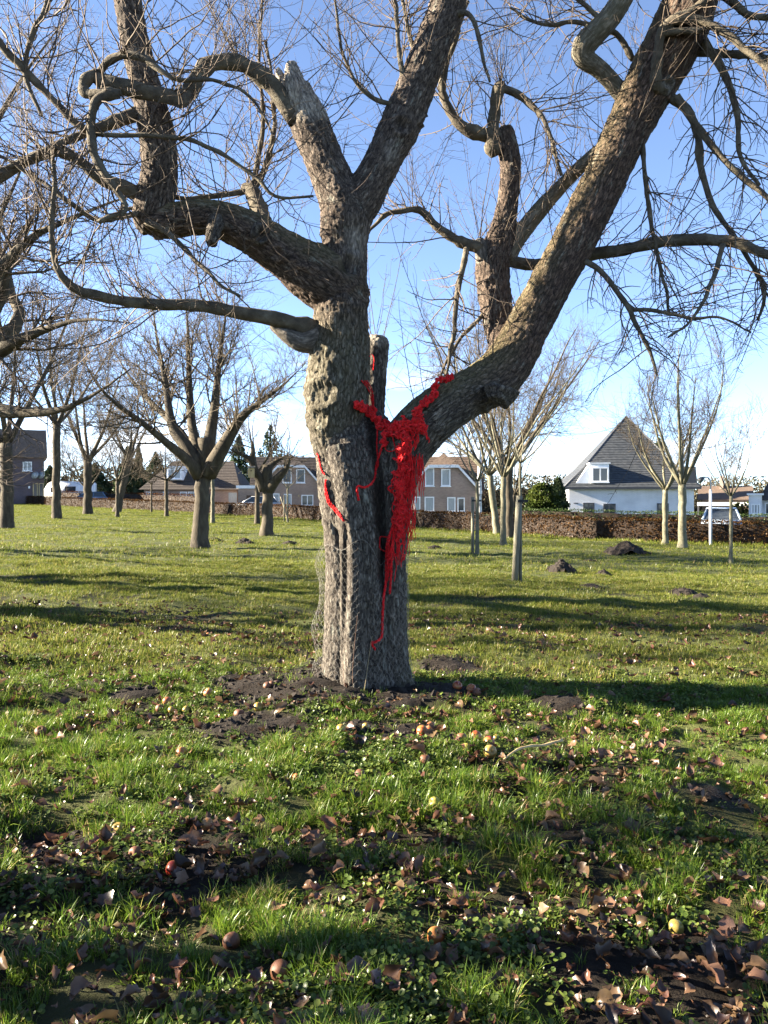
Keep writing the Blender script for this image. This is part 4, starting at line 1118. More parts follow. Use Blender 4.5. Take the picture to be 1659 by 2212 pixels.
def brick_mat(name, c1, c2, mortar, scale=1.0, bump=.25):
    m, nt, b = new_mat(name, .9, .2)
    t = N_(nt, 'ShaderNodeTexCoord')
    mp = N_(nt, 'ShaderNodeMapping'); mp.inputs['Rotation'].default_value = (math.radians(90), 0, 0)
    nt.links.new(t.outputs['Object'], mp.inputs['Vector'])
    br = N_(nt, 'ShaderNodeTexBrick', Scale=scale)
    br.inputs['Color1'].default_value = (*c1, 1); br.inputs['Color2'].default_value = (*c2, 1); br.inputs['Mortar'].default_value = (*mortar, 1)
    br.inputs['Brick Width'].default_value = .21; br.inputs['Row Height'].default_value = .065; br.inputs['Mortar Size'].default_value = .008
    nt.links.new(mp.outputs[0], br.inputs['Vector'])
    n = N_(nt, 'ShaderNodeTexNoise', Scale=.8, Detail=5)
    nt.links.new(t.outputs['Object'], n.inputs['Vector'])
    r = ramp(nt, n.outputs['Fac'], ((.3, (.82, .82, .82)), (.7, (1.1, 1.1, 1.1))))
    c = mix(nt, 1.0, br.outputs['Color'], r.outputs['Color'], 'MULTIPLY')
    nt.links.new(c, b.inputs['Base Color'])
    bp = N_(nt, 'ShaderNodeBump', Strength=bump, Distance=.01); bp.invert = True
    nt.links.new(br.outputs['Fac'], bp.inputs['Height']); nt.links.new(bp.outputs[0], b.inputs['Normal'])
    return m
M['whitebrick'] = brick_mat('white_painted_brick', (.66, .68, .72), (.72, .73, .76), (.52, .54, .58))
M['pinkbrick'] = brick_mat('pinkish_brick', (.26, .18, .145), (.32, .235, .19), (.30, .26, .225))
M['purplebrick'] = brick_mat('purple_grey_brick', (.085, .066, .076), (.11, .085, .096), (.12, .105, .11))
M['tan_roof'] = noisy('brown_roof_tile', ((.3, (.075, .052, .04)), (.7, (.13, .095, .07))), scale=5, rough=.8)
M['dark_roof'] = noisy('dark_roof_tile', ((.3, (.035, .03, .028)), (.7, (.085, .07, .06))), scale=6, rough=.85, bump=.5)
M['slate'] = noisy('slate_tile', ((.3, (.022, .026, .031)), (.55, (.042, .047, .053)), (.8, (.075, .078, .08))), scale=3.5, rough=.6, stretch=(1, 1, 2), spec=.4)

class House:
    def __init__(s, u, Y, label, face=True, name='house', cat='house', rz=None):
        s.u, s.Y = u, Y
        x = (u - CX) / F * Y
        s.z = float(ground_plane_z(x))
        s.k = Y / F
        th = math.atan2(x, Y)
        s.c = math.cos(th) if face else 1
        s.root = thing(name, label, cat, (x, Y, s.z), (-th if face else 0) if rz is None else rz)
    def x(s, u): return (u - s.u) * s.k * s.c
    def zz(s, v): return EYE + (HY - v) * s.k - s.z
    def win(s, u0, u1, v0, v1, panes=2, mat='glass', y=0.0, zb=None, frame='frame'):
        x0, x1, z1 = s.x(u0), s.x(u1), s.zz(v0)
        z0 = s.zz(v1) if zb is None else zb
        t = .09
        f = MB()
        f.box(x0, x1, y - .06, y - .003, z1 - t, z1).box(x0, x1, y - .06, y - .003, z0, z0 + t)
        f.box(x0, x0 + t, y - .058, y - .003, z0 + t, z1 - t).box(x1 - t, x1, y - .058, y - .003, z0 + t, z1 - t)
        for i in range(1, panes):
            xm = x0 + (x1 - x0) * i / panes
            f.box(xm - t * .45, xm + t * .45, y - .056, y - .003, z0 + t, z1 - t)
        w = f.build('window', M[frame], s.root)
        for i in range(panes):
            xa = x0 + (x1 - x0) * i / panes + t * .5; xb = x0 + (x1 - x0) * (i + 1) / panes - t * .5
            MB().box(xa, xb, y - .02, y - .006, z0 + t * .9, z1 - t * .9).build('pane', M[mat], w)
        MB().box(x0 - .06, x1 + .06, y - .12, y - .002, z0 - .07, z0 - .004).build('sill', M['fascia'], w)
        return w

def courses(face_fn, n, thick, mat, root, name='tile_courses'):
    """rows of tiles on a roof slope: face_fn(t) -> left point, right point, outward normal at height t"""
    m = MB()
    for i in range(n):
        a0, b0, n0 = face_fn(i / n); a1, b1, n1 = face_fn(min(1, (i + 1.12) / n))
        a0, b0, a1, b1, n0 = map(np.asarray, (a0, b0, a1, b1, n0))
        m.face(a0 + n0 * thick, b0 + n0 * thick, b1 + n0 * .006, a1 + n0 * .006)
        m.face(a0 + n0 * .004, b0 + n0 * .004, b0 + n0 * thick, a0 + n0 * thick)
    o = m.build(name, mat, root); o['kind'] = 'stuff'
    return o

# ---- white house with the steep slate roof
h = House(1364, 55, 'white painted brick house with a steep slate pyramid roof and flat dormer', rz=-.13)
xl, xr = h.x(1225), h.x(1500); dep = xr - xl; ze = h.zz(1049)
MB().box(xl, xr, 0, dep, -.6, ze).build('wall', M['whitebrick'], h.root)
cxm = h.x(1377); ap = np.array((cxm, dep / 2, EYE + (HY - 899) * (55 + dep / 2 * .95) / F - h.z))
ov = .38
e = [np.array(p_) for p_ in ((xl - ov, -ov, ze - .12), (xr + ov, -ov, ze - .12), (xr + ov, dep + ov, ze - .12), (xl - ov, dep + ov, ze - .12))]
kk = [ap * .30 + p_ * .70 - np.array((0, 0, (ap[2] - ze) * .035)) for p_ in e]
rf = MB()
for i in range(4):
    j = (i + 1) % 4
    rf.face(e[i], e[j], kk[j], kk[i]); rf.face(kk[i], kk[j], ap)
rf.face(e[3], e[2], e[1], e[0])
roof = rf.build('roof', M['slate'], h.root)
def pyr(i):
    j = (i + 1) % 4
    nrm = np.cross(e[j] - e[i], ap - e[i]); nrm /= np.linalg.norm(nrm)
    def f(t):
        if t < .30: s_ = t / .30; return e[i] * (1 - s_) + kk[i] * s_, e[j] * (1 - s_) + kk[j] * s_, nrm
        s_ = (t - .30) / .70; return kk[i] * (1 - s_) + ap * s_, kk[j] * (1 - s_) + ap * s_, nrm
    return f
for i in range(4): courses(pyr(i), 30, .035, M['slate'], roof)
hips = MB()
for i in range(4): hips.tube([e[i], kk[i], ap], [.07, .07, .06], 6)
hips.build('hip_tiles', M['slate_box'], roof, True)
MB().box(xl - ov, xr + ov, -ov - .09, -ov - .002, ze - .26, ze - .11).build('gutter', M['slate_box'], h.root)
# dormers
def dorm(poly, depth, mat):
    return MB().prism([(x_, -.12, z_) for (x_, z_) in poly], (0, depth, 0)).build('dormer', M[mat], h.root)
dm = dorm([(h.x(1240), h.zz(1044)), (h.x(1314), h.zz(1044)), (h.x(1314), h.zz(1002)), (h.x(1272), h.zz(1002))], 3.0, 'fascia')
MB().box(h.x(1270), h.x(1317), -.2, 2.9, h.zz(1001.5), h.zz(999)).build('dormer_roof', M['fascia'], dm)
h.win(1276, 1313, 1009, 1041, 2, 'glass', y=-.125)
dorm([(h.x(1466), h.zz(1044)), (h.x(1506), h.zz(1044)), (h.x(1503), h.zz(1009)), (h.x(1466), h.zz(1009))], 3.2, 'slate_box')
h.win(1257, 1282, 1086, 1112, 2, 'glass', zb=.45, frame='slate_box'); h.win(1302, 1329, 1088, 1112, 2, 'glass', zb=.4, frame='slate_box')
h.win(1420, 1445, 1087, 1112, 2, 'glass', zb=.4, frame='slate_box')
MB().box(h.x(1236), h.x(1246), -.03, -.002, h.zz(1088), h.zz(1086)).build('house_number_plate', M['slate_box'], h.root)

def gable_house(u, Y, label, ul, ur, v_eave, v_clip, v_ridge, main_l, main_r, wins, tile='dark_roof', face=True):
    """brick cross gable with a clipped top and white barge boards, main roof behind"""
    h = House(u, Y, label, face)
    a_, b_ = h.x(ul), h.x(ur); ze, zc, zr = h.zz(v_eave), h.zz(v_clip), h.zz(v_ridge)
    hw = (b_ - a_) / 2; c_ = (a_ + b_) / 2; cw = hw * .42
    MB().prism([(a_, 0, -.6), (b_, 0, -.6), (b_, 0, ze), (c_ + cw, 0, zc), (c_ - cw, 0, zc), (a_, 0, ze)], (0, 5, 0)).build('wall', M['pinkbrick'], h.root)
    ml, mr = h.x(main_l), h.x(main_r)
    MB().box(ml, a_ - .003, 1.6, 7.0, -.6, ze - .1).box(b_ + .003, mr, 1.6, 7.0, -.6, ze - .1).build('main_wall', M['pinkbrick'], h.root)
    # roofs
    r = MB()
    r.prism([(ml - .3, 1.0, ze - .15), (ml - .3, 4.3, zr), (ml - .3, 7.6, ze - .15)], (mr - ml + .6, 0, 0))
    main = r.build('roof', M[tile], h.root)
    def slope(t):
        y_ = 1.0 + 3.3 * t; z_ = ze - .15 + (zr - ze + .15) * t
        return (ml - .3, y_, z_), (mr + .3, y_, z_), np.array((0, -(zr - ze), 3.3)) / math.hypot(zr - ze, 3.3)
    courses(slope, 20, .045, M[tile], main)
    o_ = .28
    g = MB()
    for s_ in (-1, 1):
        x0, x1 = c_ + s_ * (hw + .25), c_ + s_ * cw
        dz = (zc - ze) / (hw - cw) * .25
        g.prism([(x0, -o_, ze - dz), (x1, -o_, zc), (x1, -o_, zc + .16), (x0, -o_, ze - dz + .16)], (0, 5, 0))
    g.prism([(c_ - cw, -o_, zc + .02), (c_ + cw, -o_, zc + .02), (c_, 1.2, zc + cw * .9)], (0, .1, .12))
    g.build('gable_roof', M[tile], h.root)
    bb = MB()
    for s_ in (-1, 1):
        x0, x1 = c_ + s_ * (hw + .25), c_ + s_ * cw
        dz = (zc - ze) / (hw - cw) * .25
        bb.prism([(x0, -o_ - .05, ze - dz - .16), (x1, -o_ - .05, zc - .1), (x1, -o_ - .05, zc + .14), (x0, -o_ - .05, ze - dz + .1)], (0, .045, 0))
    bb.box(c_ - cw, c_ + cw, -o_ - .06, -o_ - .012, zc - .1, zc + .14)
    bb.build('barge_board', M['fascia'], h.root)
    for w_ in wins: h.win(*w_[:4], panes=w_[4], mat=w_[5])
    return h

hA = gable_house(639, 76, 'pinkish brick house with clipped gable and patio window behind the hard pruned tree', 560, 698, 1052, 1008, 982, 545, 790,
            [(640, 659, 1013, 1043, 1, 'glass'), (610, 630, 1013, 1043, 1, 'glass'), (651, 677, 1069, 1092, 2, 'glass'), (613, 630, 1067, 1093, 1, 'curtain'), (590, 604, 1066, 1093, 1, 'curtain')])
MB().box(hA.x(516), hA.x(562), -.5, 5, -.6, hA.zz(1056)).build('garage', M['pinkbrick'], hA.root)
MB().box(hA.x(512), hA.x(566), -.62, 5.1, hA.zz(1055.5), hA.zz(1049)).build('garage_roof', M['fascia'], hA.root)
MB().box(hA.x(534), hA.x(562) - .3, -.54, -.502, -.4, hA.zz(1070)).build('garage_door', M['door'], hA.root)
for uu in (644, 685):
    MB().box(hA.x(uu), hA.x(uu + 2.6), -.16, -.003, hA.zz(1073), hA.zz(1069)).build('wall_lamp', M['box'], hA.root)
MB().tube([(hA.x(696), -.06, 0), (hA.x(696), -.06, hA.zz(1054))], [.05, .05], 6).build('downpipe', M['slate_box'], hA.root)

hB = gable_house(962, 62, 'pinkish brick house with two bedroom windows right of the old apple trunk', 882, 1034, 1056, 1008, 980, 800, 1040,
            [(918, 938, 1010, 1050, 1, 'curtain'), (953, 973, 1013, 1050, 1, 'curtain'), (917, 938, 1073, 1105, 1, 'curtain'), (895, 908, 1073, 1105, 1, 'curtain'), (966, 984, 1074, 1105, 1, 'curtain'), (988, 1004, 1075, 1105, 1, 'glass')], 'tan_roof')
MB().box(hB.x(897), hB.x(901), -.2, -.003, hB.zz(1052), hB.zz(1046)).build('wall_lamp', M['frame'], hB.root)

# ---- house with the big dark roof and dormer, left
h = House(410, 80, 'low brick house with a big dark tiled roof and white dormer', False)
a_, b_ = h.x(311), h.x(513); ze = h.zz(1056); zr = h.zz(992)
MB().box(a_, b_, 0, 8, -.6, ze).build('wall', M['pinkbrick'], h.root)
r = MB(); rl, rr_ = h.x(352), h.x(488)
r.face((a_ - .4, -.5, ze - .1), (b_ + .4, -.5, ze - .1), (rr_, 4, zr), (rl, 4, zr)).face((a_ - .4, 8.5, ze - .1), (rl, 4, zr), (rr_, 4, zr), (b_ + .4, 8.5, ze - .1))
r.face((a_ - .4, -.5, ze - .1), (rl, 4, zr), (a_ - .4, 8.5, ze - .1)).face((b_ + .4, -.5, ze - .1), (b_ + .4, 8.5, ze - .1), (rr_, 4, zr))
main = r.build('roof', M['dark_roof'], h.root)
def slopeC(t):
    return (a_ - .4 + (rl - a_ + .4) * t, -.5 + 4.5 * t, ze - .1 + (zr - ze + .1) * t), (b_ + .4 + (rr_ - b_ - .4) * t, -.5 + 4.5 * t, ze - .1 + (zr - ze + .1) * t), np.array((0, -.55, .83))
courses(slopeC, 18, .05, M['dark_roof'], main)
dm = MB().box(h.x(357), h.x(392), .35, 3.2, h.zz(1037), h.zz(1010)).build('dormer', M['fascia'], h.root)
MB().box(h.x(355), h.x(394), .2, 3.3, h.zz(1009.7), h.zz(1006.5)).build('dormer_roof', M['fascia'], dm)
h.win(361, 389, 1013, 1034, 2, 'curtain', y=.35)
for (u0, u1, mt) in ((352, 364, 'curtain'), (389, 404, 'curtain'), (406, 423, 'curtain'), (316, 330, 'curtain'), (442, 452, 'glass')): h.win(u0, u1, 1062, 1084, 1, mt)
MB().box(h.x(494), h.x(512), -.06, -.004, -.3, h.zz(1064)).build('garage_door', M['curtain'], h.root)

# ---- purple brick house, far left
h = House(45, 80, 'tall purple grey brick house with satellite dishes, far left', True)
a_, b_ = h.x(-60), h.x(96); ze = h.zz(988)
MB().box(a_, b_, 0, 8, -.6, ze).build('wall', M['purplebrick'], h.root)
main = MB().prism([(a_ - .3, -.5, ze - .003), (a_ - .3, 4, ze + 3.2), (a_ - .3, 8.5, ze - .003)], (b_ - a_ + .6, 0, 0)).build('roof', M['dark_roof'], h.root)
h.win(49, 69, 997, 1017, 2, 'curtain'); h.win(0, 18, 997, 1017, 2, 'curtain')
h.win(71, 82, 1043, 1078, 1, 'glass', zb=.1, frame='box'); h.win(84, 95, 1043, 1078, 1, 'glass', zb=.1, frame='box')
MB().box(h.x(61), h.x(65), -.06, -.003, h.zz(1055), h.zz(1050)).build('house_number_plate', M['frame'], h.root)
for uu in (77, 90):
    c_ = np.array((h.x(uu), -.35, h.zz(1027)))
    n_ = np.array((-.5, -.8, .35)); n_ /= np.linalg.norm(n_)
    pts = [c_ - n_ * .002, c_ + n_ * .02, c_ + n_ * .06, c_ + n_ * .12]
    d_ = MB().tube(pts, [.05, .2, .32, .4], 16).build('satellite_dish', M['curtain'], h.root, True)
    MB().tube([c_, (h.x(uu), -.01, h.zz(1027) - .2)], [.025, .025], 6).build('bracket', M['slate_box'], d_)

# ---- bungalow with carport and the white house at the right edge
h = House(1566, 66, 'low bungalow with brown tiled roof and flat carport behind the parked car', True)
a_, b_ = h.x(1516), h.x(1618); ze = h.zz(1078); zr = h.zz(1048)
MB().box(a_, b_, 1, 8, -.6, ze).build('wall', M['pinkbrick'], h.root)
main = MB().prism([(a_ - .4, .5, ze - .05), (a_ - .4, 4.5, zr), (a_ - .4, 8.5, ze - .05)], (b_ - a_ + .8, 0, 0)).build('roof', M['tan_roof'], h.root)
MB().box(h.x(1554), h.x(1562), 3.6, 4.4, zr - .6, zr + .9).build('chimney', M['pinkbrick'], main)
MB().box(h.x(1508), h.x(1626), -3.2, .45, h.zz(1092), h.zz(1085)).build('carport_roof', M['fascia'], h.root)
for uu in (1510, 1545, 1585, 1622): MB().box(h.x(uu) - .07, h.x(uu) + .07, -3.1, -2.96, -.6, h.zz(1092) - .003).build('carport_post', M['slate_box'], h.root)
h = House(1656, 57, 'white rendered house with dark roof at the end of the street', True)
a_, b_ = h.x(1618), h.x(1730); ze = h.zz(1078); zr = h.zz(1030)
MB().box(a_, h.x(1646), -1.5, 5, -.6, h.zz(1070)).build('bay', M['whitebrick'], h.root)
MB().box(h.x(1646) + .003, b_, 0, 8, -.6, ze).build('wall', M['whitebrick'], h.root)
MB().prism([(h.x(1640), -.5, ze - .1), (h.x(1668), 3.5, zr), (h.x(1668), 8.4, zr), (h.x(1640), 8.4, ze - .1)], (0, 0, .2)).face((h.x(1640), -.5, ze - .1), (b_, -.5, ze - .1), (b_, 3.5, zr), (h.x(1668), 3.5, zr)).build('roof', M['dark_roof'], h.root)
h.win(1623, 1643, 1088, 1110, 3, 'curtain', y=-1.5); h.win(1652, 1676, 1086, 1112, 2, 'glass')
MB().box(h.x(1614), h.x(1650), -1.7, 5.05, h.zz(1070) + .003, h.zz(1066)).build('bay_roof', M['fascia'], h.root)

# ---- parked cars
M['tyre'] = plain('tyre_rubber', (.02, .02, .022), .8)
M['rim'] = plain('wheel_rim', (.4, .41, .43), .35, .5)
M['tail'] = plain('red_lamp', (.4, .02, .02), .25, .5)
def car_paint(name, c): return plain(name, c, .22, .6)
def car(x, y, rz, paint, label):
    z = gz(x, y)
    root = thing('parked_car', label, 'car', (x, y, z), rz, 'cars parked behind the hedge')
    # long axis local x; body with rounded bonnet and hatch
    prof = [(-2.05, .35), (-2.1, .62), (-1.95, .86), (-1.1, .98), (1.85, .98), (2.05, .8), (2.1, .4), (2.0, .28), (-1.95, .28)]
    MB().prism([(p_[0], -.86, p_[1]) for p_ in prof], (0, 1.72, 0)).build('body', paint, root, bevel=.07, smooth=True)
    cab = MB()
    lo_ = [(-1.15, .79), (1.75, .79)]; hi_ = [(-.45, .62), (1.35, .62)]
    b4 = [(-1.15, -.79, .97), (1.8, -.79, .97), (1.8, .79, .97), (-1.15, .79, .97)]; t4 = [(-.4, -.62, 1.43), (1.4, -.62, 1.45), (1.4, .62, 1.45), (-.4, .62, 1.43)]
    for i in range(4):
        j = (i + 1) % 4; cab.face(b4[i], b4[j], t4[j], t4[i])
    cab.face(*t4)
    cb = cab.build('cabin', M['glass'], root)
    MB().prism([(-.48, -.66, 1.435), (1.46, -.66, 1.452), (1.46, .66, 1.452), (-.48, .66, 1.435)], (0, 0, .05)).build('roof', paint, root, bevel=.02, smooth=True)
    pil = MB()
    for i in range(4): pil.tube([b4[i], t4[i]], [.055, .05], 6)
    for s_ in (-1, 1): pil.tube([(.5, s_ * .79, .97), (.5, s_ * .62, 1.44)], [.045, .045], 6)
    pil.build('pillars', paint, cb, True)
    for wx in (-1.3, 1.3):
        for s_ in (-1, 1):
            w_ = MB().tube([(wx, s_ * .70, .31), (wx, s_ * .885, .31)], [.31, .31], 18).build('wheel', M['tyre'], root, True)
            MB().tube([(wx, s_ * .875, .31), (wx, s_ * .895, .31)], [.19, .19], 12).build('rim', M['rim'], w_)
    for s_ in (-.68, .68):
        MB().box(2.02, 2.12, s_ - .12, s_ + .12, .68, .88).build('tail_light', M['tail'], root)
        MB().box(-2.11, -2.03, s_ - .14, s_ + .14, .6, .72).build('headlight', M['frame'], root)
    return root
car(*at(1558, 36.0), math.radians(67), car_paint('pale_blue_paint', (.34, .40, .47)), 'pale silver blue car parked behind the hedge near the lamp post')
car(*at(195, 84), math.radians(8), car_paint('blue_paint', (.10, .18, .28)), 'blue car parked in front of the second brown hedge')
car(*at(556, 66), math.radians(5), car_paint('silver_paint', (.3, .32, .35)), 'silver car whose roof shows over the hedge by the garage')
# camper
x, y = at(156, 92)
cp = thing('camper_van', 'white camper parked beyond the second brown hedge', 'camper', (x, y, gz(x, y)), math.radians(10))
MB().prism([(-3.0, -1, .45), (-3.0, -1, 1.6), (-2.5, -1, 2.5), (-1.9, -1, 2.75), (2.6, -1, 2.6), (2.7, -1, .45)], (0, 2, 0)).build('body', car_paint('camper_white', (.8, .8, .8)), cp, bevel=.12, smooth=True)
MB().box(-.6, .6, -1.03, -1.002, 1.5, 2.1).build('side_window', M['glass'], cp)
MB().box(-2.2, -1.4, -1.03, -1.002, 1.4, 2.0).build('cab_window', M['glass'], cp)
for wx in (-1.9, 1.6):
    for s_ in (-1, 1): MB().tube([(wx, s_ * .8, .36), (wx, s_ * 1.02, .36)], [.36, .36], 16).build('wheel', M['tyre'], cp, True)

# ---- lamp post
x, y = at(1535, 30.2)
M['lamp_metal'] = plain('galvanised_pole', (.52, .54, .57), .45, .4)
lp_ = thing('lamp_post', 'thin pale grey lamp post rising from the beech hedge', 'lamp post', (x, y, gz(x, y)))
MB().tube([(0, 0, -.2), (0, 0, .9), (0, 0, 2.15)], [.055, .055, .05], 10).build('pole', M['lamp_metal'], lp_, True)
MB().tube([(0, 0, 2.15), (.0, 0, 2.45), (-.06, 0, 2.62), (-.2, 0, 2.66), (-.3, 0, 2.6)], [.03, .03, .03, .03, .03], 8).build('arm', M['lamp_metal'], lp_, True)
lh = MB().tube([(-.26, 0, 2.64), (-.36, 0, 2.58), (-.46, 0, 2.5)], [.05, .1, .12], 12).build('lamp_head', M['slate_box'], lp_, True)
MB().tube([(-.455, 0, 2.5), (-.47, 0, 2.485)], [.1, .06], 12).build('lens', M['curtain'], lh, True)

# ================================================================ mole hills
M['mole'] = noisy('mole_soil', ((.3, (.010, .008, .007)), (.55, (.022, .017, .014)), (.8, (.05, .04, .03))), scale=25, detail=6, rough=.95, bump=.8, bscale=60)
def molehill(u, v, w_, h_, seed, label):
    rng = np.random.default_rng(seed)
    x, y = G(u, v)
    n = 34
    g_ = np.linspace(-1, 1, n)
    A, B_ = np.meshgrid(g_, g_); A = A.ravel(); B_ = B_.ravel()
    rr_ = np.hypot(A, B_) * (1 + (fbm(np.c_[A * 1.5 + seed, B_ * 1.5, A * 0], 3, seed) - .5) * .9)
    hz = np.clip(1 - rr_, 0, 1)
    hz = np.where(hz > 0, hz ** .9, 0)
    lum = np.abs(fbm(np.c_[A * 6, B_ * 6, A * 0 + seed], 4, seed + 3) - .5) * 1.1
    X = x + A * w_ / 2; Yy = y + B_ * w_ / 2
    base = ground_z(X, Yy)
    Z = base + np.where(rr_ < 1, hz * h_ + lum * h_ * np.clip(hz * 4, 0, 1) * .7, -.05)
    ii = (np.arange(n - 1)[:, None] * n + np.arange(n - 1)[None]).ravel()
    V = np.stack([X, Yy, Z], 1) - (x, y, gz(x, y))
    me = mesh_np('molehill', V, np.stack([ii, ii + 1, ii + n + 1, ii + n], 1), None, M['mole'])
    o = link('molehill', me, None, (x, y, gz(x, y)))
    return tag(o, label, 'molehill', 'molehills on the lawn')
for i, (u, v, w_, h_, lab) in enumerate(((1352, 1197, 1.25, .36, 'largest black molehill, a steep cone before the beech hedge'), (1214, 1235, .62, .25, 'lumpy double topped molehill right of the staked young trees'), (1304, 1240, .4, .13, 'low molehill between the lumpy one and the largest one'),
                            (1280, 1270, .5, .08, 'flat scattered patch of dug earth below the lumpy molehill'), (1478, 1282, .46, .13, 'small black molehill on the sunny strip at the right'), (1515, 1291, .3, .05, 'tiny crumb heap beside a small black molehill'), (938, 1185, .5, .1, 'small flat molehill right of the old trunk, far off'),
                            (529, 1174, .6, .14, 'small molehill in front of the slim trunks left of the pruned tree'), (470, 1167, .6, .1, 'low molehill near the fan shaped tree'), (1180, 1160, .6, .1, 'faint molehill near the hedge'), (625, 1180, .5, .1, 'small molehill right of the hard pruned tree'), (1275, 1212, .35, .07, 'faint crumb heap left of the largest molehill'))):
    molehill(u, v, w_, h_, 500 + i, lab)

# ================================================================ red yarn hung in the fork
def yarn_mat():
    m, nt, b = new_mat('red_yarn', .9, .15)
    t = N_(nt, 'ShaderNodeTexCoord')
    n = N_(nt, 'ShaderNodeTexNoise', Scale=45, Detail=3); nt.links.new(t.outputs['Object'], n.inputs['Vector'])
    r = ramp(nt, n.outputs['Fac'], ((.3, (.38, .005, .007)), (.55, (.66, .011, .014)), (.8, (.78, .028, .024))))
    nt.links.new(r.outputs['Color'], b.inputs['Base Color'])
    b.inputs['Sheen Weight'].default_value = .08
    w = N_(nt, 'ShaderNodeTexNoise', Scale=260, Detail=2); nt.links.new(t.outputs['Object'], w.inputs['Vector'])
    bp = N_(nt, 'ShaderNodeBump', Strength=.9, Distance=.006); nt.links.new(w.outputs['Fac'], bp.inputs['Height']); nt.links.new(bp.outputs[0], b.inputs['Normal'])
    return m
M['yarn'] = yarn_mat()
rngY = np.random.default_rng(5)
def onbark(u, v, off=.015, default=5.8):
    d = Vector(((u - CX) / F, 1, (HY - v) / F)); dn = d.normalized()
    hit = TB.ray_cast(Vector((0, 0, EYE)), dn)
    Y = hit[0].y if hit[0] is not None and hit[0].y < 6.6 else default
    return P(u, v, Y - off)
def cord_paths(pts, n, off=.012, default=5.8, smooth=40):
    C = catmull([np.r_[u, v] for (u, v) in pts], n)
    W_ = np.array([onbark(u, v, off, default) for (u, v) in C])
    for _ in range(smooth):
        y_ = W_[:, 1].copy(); y_[1:-1] = np.minimum(y_[1:-1], (y_[:-2] + y_[2:]) / 2 + .004)
        W_ = np.array([P(C[i, 0], C[i, 1], y_[i]) for i in range(n)])
    return W_
def braid(C, r, tw=38, ply=2):
    """plied cord: strands wound round the line"""
    n = len(C)
    T = np.gradient(C, axis=0); T /= np.maximum(np.linalg.norm(T, axis=1, keepdims=True), 1e-9)
    S = np.r_[0, np.cumsum(np.linalg.norm(np.diff(C, axis=0), axis=1))]
    A = np.cross(T, (0, 1, .2)); A /= np.linalg.norm(A, axis=1, keepdims=True); B_ = np.cross(T, A)
    out = []
    for k in range(ply):
        a = S * tw * 6.283 / 2 + k * 6.283 / ply
        out.append(C + (A * np.cos(a)[:, None] + B_ * np.sin(a)[:, None]) * r * .62)
    return np.array(out)
def yarn_part(name, levels, parent, sides=6):
    V, q, t = join([tubes(PT, R, sides, True) for (PT, R) in levels])
    return link(name, mesh_np(name, V, q, t, M['yarn']), parent)
b0 = onbark(850, 930)
gar = thing('yarn_garland', 'tangled red crochet yarn garland hanging in the fork of the old apple tree', 'yarn', tuple(b0))
def loops(guide, n, wpx, rl=(.012, .026), ry=.0062, off=.032, k=18, turns=(1.0, 1.8), default=5.8):
    C = catmull([np.r_[u, v] for (u, v) in guide], 60)
    out = []
    for i in range(n):
        c_ = C[rngY.integers(0, 60)] + rngY.normal(0, 1, 2) * wpx * .5
        w_ = onbark(c_[0], c_[1], off + rngY.uniform(0, .035), default)
        e1 = rngY.normal(0, 1, 3); e1 /= np.linalg.norm(e1); e2 = np.cross(e1, rngY.normal(0, 1, 3)); e2 /= np.linalg.norm(e2); e3 = np.cross(e1, e2)
        a = np.linspace(0, 6.283 * rngY.uniform(*turns), k) + rngY.uniform(0, 6)
        R_ = rngY.uniform(*rl) * (1 + .3 * np.sin(a * 2.3 + i))
        out.append(w_ + np.outer(np.cos(a) * R_, e1) + np.outer(np.sin(a) * R_, e2) + np.outer(np.linspace(-.5, .5, k) * R_.mean() * .8, e3))
    out = np.array(out)
    return out, np.full(out.shape[:2], ry) * rngY.uniform(.75, 1.3, (n, 1))
def strands(starts, n, drop, sway, r, off=.02, k=14, spread=5):
    out = []
    for i in range(n):
        u, v = starts[rngY.integers(0, len(starts))]
        u += rngY.normal(0, spread); v += rngY.normal(0, spread)
        L_ = rngY.uniform(*drop)
        w0 = onbark(u, v, off + rngY.uniform(0, .04))
        t = np.linspace(0, 1, k)
        ph = rngY.uniform(0, 6, 2); fq = rngY.uniform(4, 11, 2)
        x_ = w0[0] + np.cumsum(rngY.normal(0, 1, k)) * sway * .25 + sway * np.sin(t * fq[0] + ph[0]) - sway * np.sin(ph[0])
        y_ = w0[1] - .01 + np.cumsum(rngY.normal(0, 1, k)) * sway * .2
        z_ = w0[2] - t * L_
        out.append(np.stack([x_, y_, z_], 1))
    return np.array(out), np.full((n, k), r) * rngY.uniform(.8, 1.3, (n, 1))
# chain along the right limb, knot on the left, the hanging mass
lc = yarn_part('limb_chain', [loops([(975, 813), (950, 824), (936, 832), (940, 848), (924, 864), (908, 880), (900, 895)], 85, 6, (.010, .019), .0062)], gar)
lc['kind'] = 'stuff'
yarn_part('bow', [loops([(899, 898), (906, 915), (904, 930)], 30, 9, (.015, .03), .0042)], gar)
yarn_part('fork_chain', [loops([(769, 871), (782, 880), (797, 887), (806, 896), (815, 908), (833, 918), (845, 928), (832, 944), (830, 955)], 105, 8, (.009, .019)), loops([(792, 884), (803, 889)], 30, 8, (.01, .02)),
                        loops([(845, 925), (868, 918), (890, 915)], 34, 8, (.01, .022))], gar)
mass = [(870, 915), (874, 940), (872, 965), (868, 990), (875, 1005), (864, 1025), (872, 1040), (860, 1057), (872, 1070), (862, 1085), (870, 1105), (862, 1125), (866, 1146), (858, 1168)]
yarn_part('hanging_mass', [loops(mass[:8], 105, 13, (.013, .030), .0062), loops(mass[6:], 70, 10, (.013, .030), .006), strands(mass[1:], 46, (.08, .3), .010, .003, spread=9)], gar)
